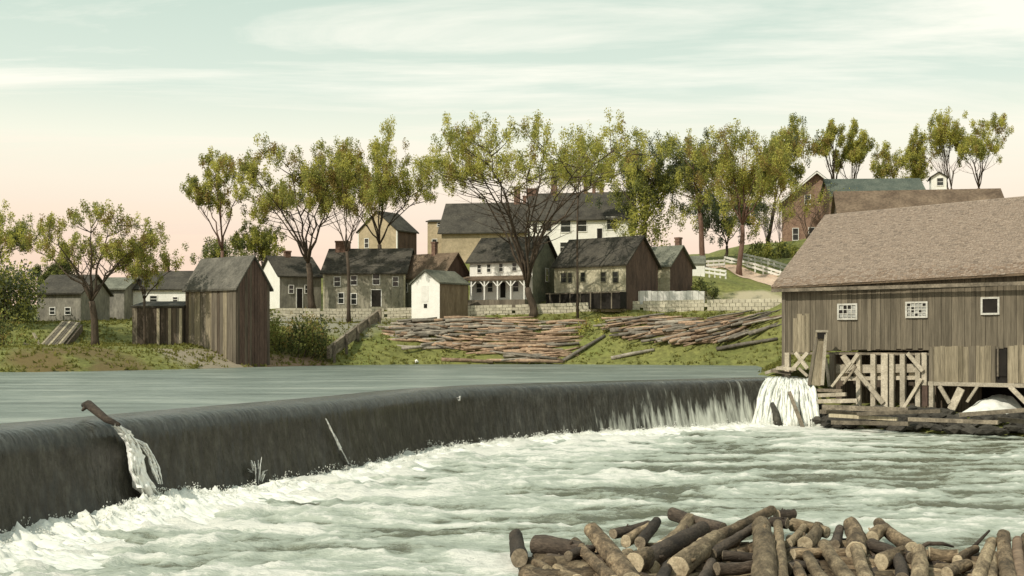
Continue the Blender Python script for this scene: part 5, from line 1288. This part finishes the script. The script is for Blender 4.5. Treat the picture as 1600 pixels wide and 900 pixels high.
# ---------------------------------------------------------------- log jam in the near right corner
def dlog(y): return 31.0 - (y - 795) * .07
FL = [  # x0, y0 (near end), x1, y1, radius px, lift m, bark, label
 (812, 872, 806, 838, 13, .05, 'bark_dark', 'wet dark stump end at the tip of the log jam by the foam'),
 (836, 851, 908, 860, 15, .15, 'bark_dark', 'thick black wet log with its round end facing the foam'),
 (888, 869, 925, 858, 8, .25, 'bark_dark', 'thin dark log tucked under the thick black wet log'),
 (960, 908, 898, 846, 9, .35, 'bark', 'slim log slanting beside the big tilted log at the jam tip'),
 (988, 912, 925, 829, 16, .5, 'bark', 'big brown log tilted up with a rounded top near the jam tip'),
 (958, 834, 1014, 820, 8, .1, 'bark_dark', 'dark reddish log lying behind the big tilted log'),
 (978, 846, 1020, 822, 9, .2, 'bark', 'olive log crossing behind the big tilted log'),
 (1000, 848, 1026, 815, 9, .3, 'bark_dark', 'short dark log pointing away beside the tan stump'),
 (1036, 858, 1078, 812, 13, .1, 'bark_light', 'tan log under the dark greenish log at the back of the jam'),
 (1002, 880, 1098, 826, 14, .35, 'bark_dark', 'long black log lying diagonally across the jam'),
 (991, 881, 1012, 868, 16, .55, 'bark', 'stout log with a big round grey sawn face'),
 (1050, 803, 1130, 826, 10, .15, 'bark_dark', 'dark greenish log at the top of the jam reaching over the water'),
 (1058, 888, 1120, 842, 17, .65, 'bark_light', 'fat tan log with its pale sawn end facing out'),
 (1096, 850, 1206, 797, 9, .75, 'bark', 'long thin log sloping up to the highest point of the jam'),
 (1112, 866, 1196, 814, 8, .45, 'bark_dark', 'reddish dark log just under the long thin sloping log'),
 (1192, 930, 1189, 822, 19, .9, 'bark_light', 'widest straight log pointing at the viewer in the middle of the jam'),
 (1224, 930, 1215, 818, 9, .8, 'bark_light', 'slim straight log alongside the widest straight log'),
 (1214, 806, 1240, 803, 9, .15, 'bark_dark', 'short brown butt beside the top of the long thin log'),
 (1230, 818, 1204, 815, 9, .6, 'bark_dark', 'dark knobby butt behind the slim straight log'),
 (1131, 868, 1180, 872, 8, .4, 'bark_dark', 'dark log with a small round face left of the widest log'),
 (1116, 858, 1150, 846, 9, .5, 'bark', 'greyish log with a dull face above the small round face'),
 (1120, 889, 1180, 884, 10, .5, 'bark_dark', 'brown log with a pale yellow face low beside the widest log'),
 (1239, 867, 1280, 864, 9, .45, 'bark', 'log with a bright pale sawn face right of the slim straight log'),
 (1231, 890, 1275, 882, 10, .4, 'bark_dark', 'dim dark log below the bright sawn face'),
 (1238, 820, 1292, 832, 10, .15, 'bark_light', 'tan log along the back of the jam right of the centre'),
 (1232, 850, 1256, 824, 7, .45, 'bark_light', 'small pale log pointing up behind the bright sawn face'),
 (1258, 850, 1278, 824, 11, .35, 'bark_light', 'plump tan log leaning away next to the small pale log'),
 (1304, 852, 1312, 826, 8, .3, 'bark_dark', 'short dark end upright behind the jam'),
 (1296, 918, 1262, 868, 10, .75, 'bark_light', 'smooth tan log pointing down right of the dim dark log'),
 (1334, 918, 1288, 852, 12, .65, 'bark_light', 'broad tan log slanting beside the smooth tan log'),
 (1338, 862, 1330, 820, 15, .3, 'bark', 'thick rough stump standing behind the slanting tan logs'),
 (1362, 842, 1384, 828, 11, .3, 'bark_light', 'short log with a round yellowish face beside the thick rough stump'),
 (1426, 858, 1374, 818, 11, .2, 'bark', 'brown log sloping down right from the round yellowish face'),
 (1358, 918, 1336, 852, 11, .6, 'bark_light', 'tan log pointing down under the thick rough stump'),
 (1377, 878, 1410, 864, 12, .6, 'bark', 'log with a wide pinkish sawn face in the right half of the jam'),
 (1362, 852, 1424, 872, 11, .35, 'bark_dark', 'black log lying behind the wide pinkish sawn face'),
 (1432, 922, 1436, 860, 13, .7, 'bark_light', 'yellowish straight log pointing at the viewer in the right half'),
 (1452, 866, 1496, 868, 11, .5, 'bark', 'dark brown log lying across to the right of the yellowish straight log'),
 (1496, 876, 1524, 858, 8, .2, 'bark', 'small olive log between the brown log and the leaning pair'),
 (1524, 918, 1550, 846, 10, .6, 'bark_light', 'leaning tan log forming the left side of an A shape at right'),
 (1580, 918, 1568, 836, 12, .65, 'bark', 'olive log forming the right side of an A shape at right'),
 (1598, 914, 1590, 844, 9, .5, 'log_red', 'pinkish log at the right edge of the jam'),
 (1480, 897, 1512, 882, 10, .55, 'bark', 'log with a pale end face low near the leaning tan log'),
 (1552, 920, 1552, 868, 10, .35, 'bark_light', 'log inside the A shape of leaning logs at right'),
 (1410, 905, 1398, 866, 10, .3, 'bark_dark', 'dark log behind the yellowish straight log'),
 (1090, 915, 1112, 880, 10, .3, 'bark_dark', 'dark log hidden low between the fat tan log and the pale yellow face'),
 (1032, 912, 1044, 884, 10, .5, 'bark_dark', 'dark log end just below the stout grey sawn face'),
 (1256, 915, 1244, 884, 9, .5, 'bark', 'brown log below the dim dark log'),
 (1618, 900, 1604, 840, 11, .4, 'bark', 'brown log half cut by the right edge of the view'),
 (1640, 910, 1632, 850, 12, .4, 'bark_light', 'tan log just beyond the right edge of the jam'),
]
def near_log(p0, p1, r, bark, label, seed, face=True):
    q = np.random.RandomState(seed); d = p1 - p0; L = d.length
    n = 16; segs = max(7, int(L / .28)); mb = MB()
    ex, ey = q.uniform(-.5, .5), q.uniform(-.5, .5); ph = q.uniform(0, 6.3); ov_ = q.uniform(.0, .08)
    pts = []; ra = []
    for i in range(segs):
        t = i / (segs - 1); wv = math.sin(t * math.pi) * r * .7
        pts.append(Vector((L * t, wv * ex, wv * ey))); ra.append(r * (1.05 - .16 * t + .025 * math.sin(t * L * 2.3 + ph)))
    for i in range(segs):
        for j in range(n):
            a = 2 * math.pi * j / n
            k = 1 + ov_ * math.cos(2 * a + ph) + .11 * float(pn(pts[i].x * 2.2 + seed, math.cos(a) * 1.7 + 3, j % 2)) + .045 * q.randn() * (1 if 0 < i < segs - 1 else .4)
            mb.v.append(pts[i] + Vector((0, math.cos(a), math.sin(a))) * ra[i] * k)
    for i in range(segs - 1):
        for j in range(n):
            mb.f.append((i * n + j, (i + 1) * n + j, (i + 1) * n + (j + 1) % n, i * n + (j + 1) % n)[::-1]); mb.m.append(0)
    for _ in range(q.randint(0, 4)):                      # knots and stubs
        i = q.randint(1, segs - 1); a = q.uniform(0, 6.3); o_ = Vector((0, math.cos(a), math.sin(a)))
        mb.tube([pts[i] + o_ * ra[i] * .8, pts[i] + o_ * ra[i] * q.uniform(1.12, 1.4) + Vector((.05, 0, 0))], [ra[i] * .25, ra[i] * .13], 6)
    o = mb.build('log', M[bark], None, True); o.location = p0
    o.rotation_mode = 'QUATERNION'; o.rotation_quaternion = d.to_track_quat('X', 'Z')
    for e, s in ((0, -1), (segs - 1, 1)):
        dirv = Vector((s, 0, 0)); ring = [mb.v[e * n + j] for j in range(n)]
        tilt = q.uniform(-.25, .25)
        cap = MB(); vv = [Vector(v) - dirv * .01 for v in ring] + [pts[e] + (v - pts[e]) * .93 + dirv * (.012 + tilt * (v - pts[e]).z * .2) for v in ring] + [pts[e] + (v - pts[e]) * .5 + dirv * (.010 + .012 * q.rand()) for v in ring] + [pts[e] + dirv * .012]
        fs = [(b_ * n + j, b_ * n + (j + 1) % n, (b_ + 1) * n + (j + 1) % n, (b_ + 1) * n + j) for b_ in (0, 1) for j in range(n)] + [(2 * n + j, 2 * n + (j + 1) % n, 3 * n) for j in range(n)]
        if s < 0: fs = [tuple(reversed(f)) for f in fs]
        cap.add(vv, fs); cap.build('cut_end', M['cut'] if bark in ('bark', 'bark_light', 'log_red') else M['cut_dark'], o)
    tag(o, label, 'log', 'logs in the jam at the near right corner')
    return o
M['cut_dark'] = mat('weathered_log_end', (.10, .08, .055), (.25, .20, .14), 5.0, bump=.4, speck=.4, fine=24, rand=.3)
for i, (x0, y0, x1, y1, r_, lift, bk, lb) in enumerate(FL):
    d0, d1 = dlog(y0) - lift * 1.2, dlog(y1) - lift * 1.2
    p0, p1 = P(x0, y0, d0), P(x1, y1, d1)
    near_log(p0, p1, r_ / F * (d0 + d1) / 2, bk, lb, 100 + i)
rs = np.random.RandomState(77)
mass = MB()
for i in range(400):
    own = i >= 330
    px = rs.uniform(832 if i > 60 else 930, 1680); ytop = np.interp(px, [830, 960, 1100, 1230, 1400, 1500, 1600], [862, 846, 832, 826, 850, 868, 858])
    py = rs.uniform(ytop + (12 if own else 6), 905 if own else (900 if px < 930 else 1010)); d = dlog(py) + (.30 if own else .6)
    p = P(px, py, d); p.z = max(p.z - (.10 if own else .30), .05); a = rs.uniform(0, math.pi); L = rs.uniform(1.2, 3.2)
    if (p.x - abs(math.cos(a)) * L / 2) / (p.y) * F + 800 < 838: a = math.pi / 2 + .3; L = 1.2
    v = Vector((math.cos(a), math.sin(a), rs.uniform(-.06, .06))) * L / 2
    if own:
        near_log(p - v, p + v, rs.uniform(.10, .17), ['bark', 'bark_dark', 'bark_light', 'bark'][rs.randint(4)], 'log wedged among the others in the body of the near log jam', 300 + i)
    else:
        r_ = rs.uniform(.12, .24)
        mass.tube([p - v, p - v * .3 + Vector((0, 0, .02)), p + v * .4, p + v], [r_ * 1.05, r_, r_ * .97, r_ * .9], 10, rs.randint(2))
tag(mass.build('jammed_logs', [M['bark'], M['bark_light']], None, True), kind='stuff')
p0, p1 = P(1432, 858, 26.4), P(1490, 853, 26.6)
o = MB().tube([(p0 - p0), p0.lerp(p1, .3) - p0 + Vector((0, 0, .10)), p0.lerp(p1, .7) - p0 + Vector((0, 0, .07)), p1 - p0 + Vector((0, 0, -.02))], [.05, .05, .045, .02], 7).build('driftwood_branch', M['bark_dark'], None, True); o.location = p0
tag(o, 'thin dark curved branch lying on top of the jam at right', 'branch')
p0, p1 = P(1512, 864, 26.2), P(1546, 829, 26.6)
o = MB().tube([(p0 - p0), p0.lerp(p1, .5) - p0, p1 - p0], [.045, .04, .025], 7).build('driftwood_stick', M['bark_dark'], None, True); o.location = p0
tag(o, 'thin dark stick poking up from the jam towards the river', 'stick')
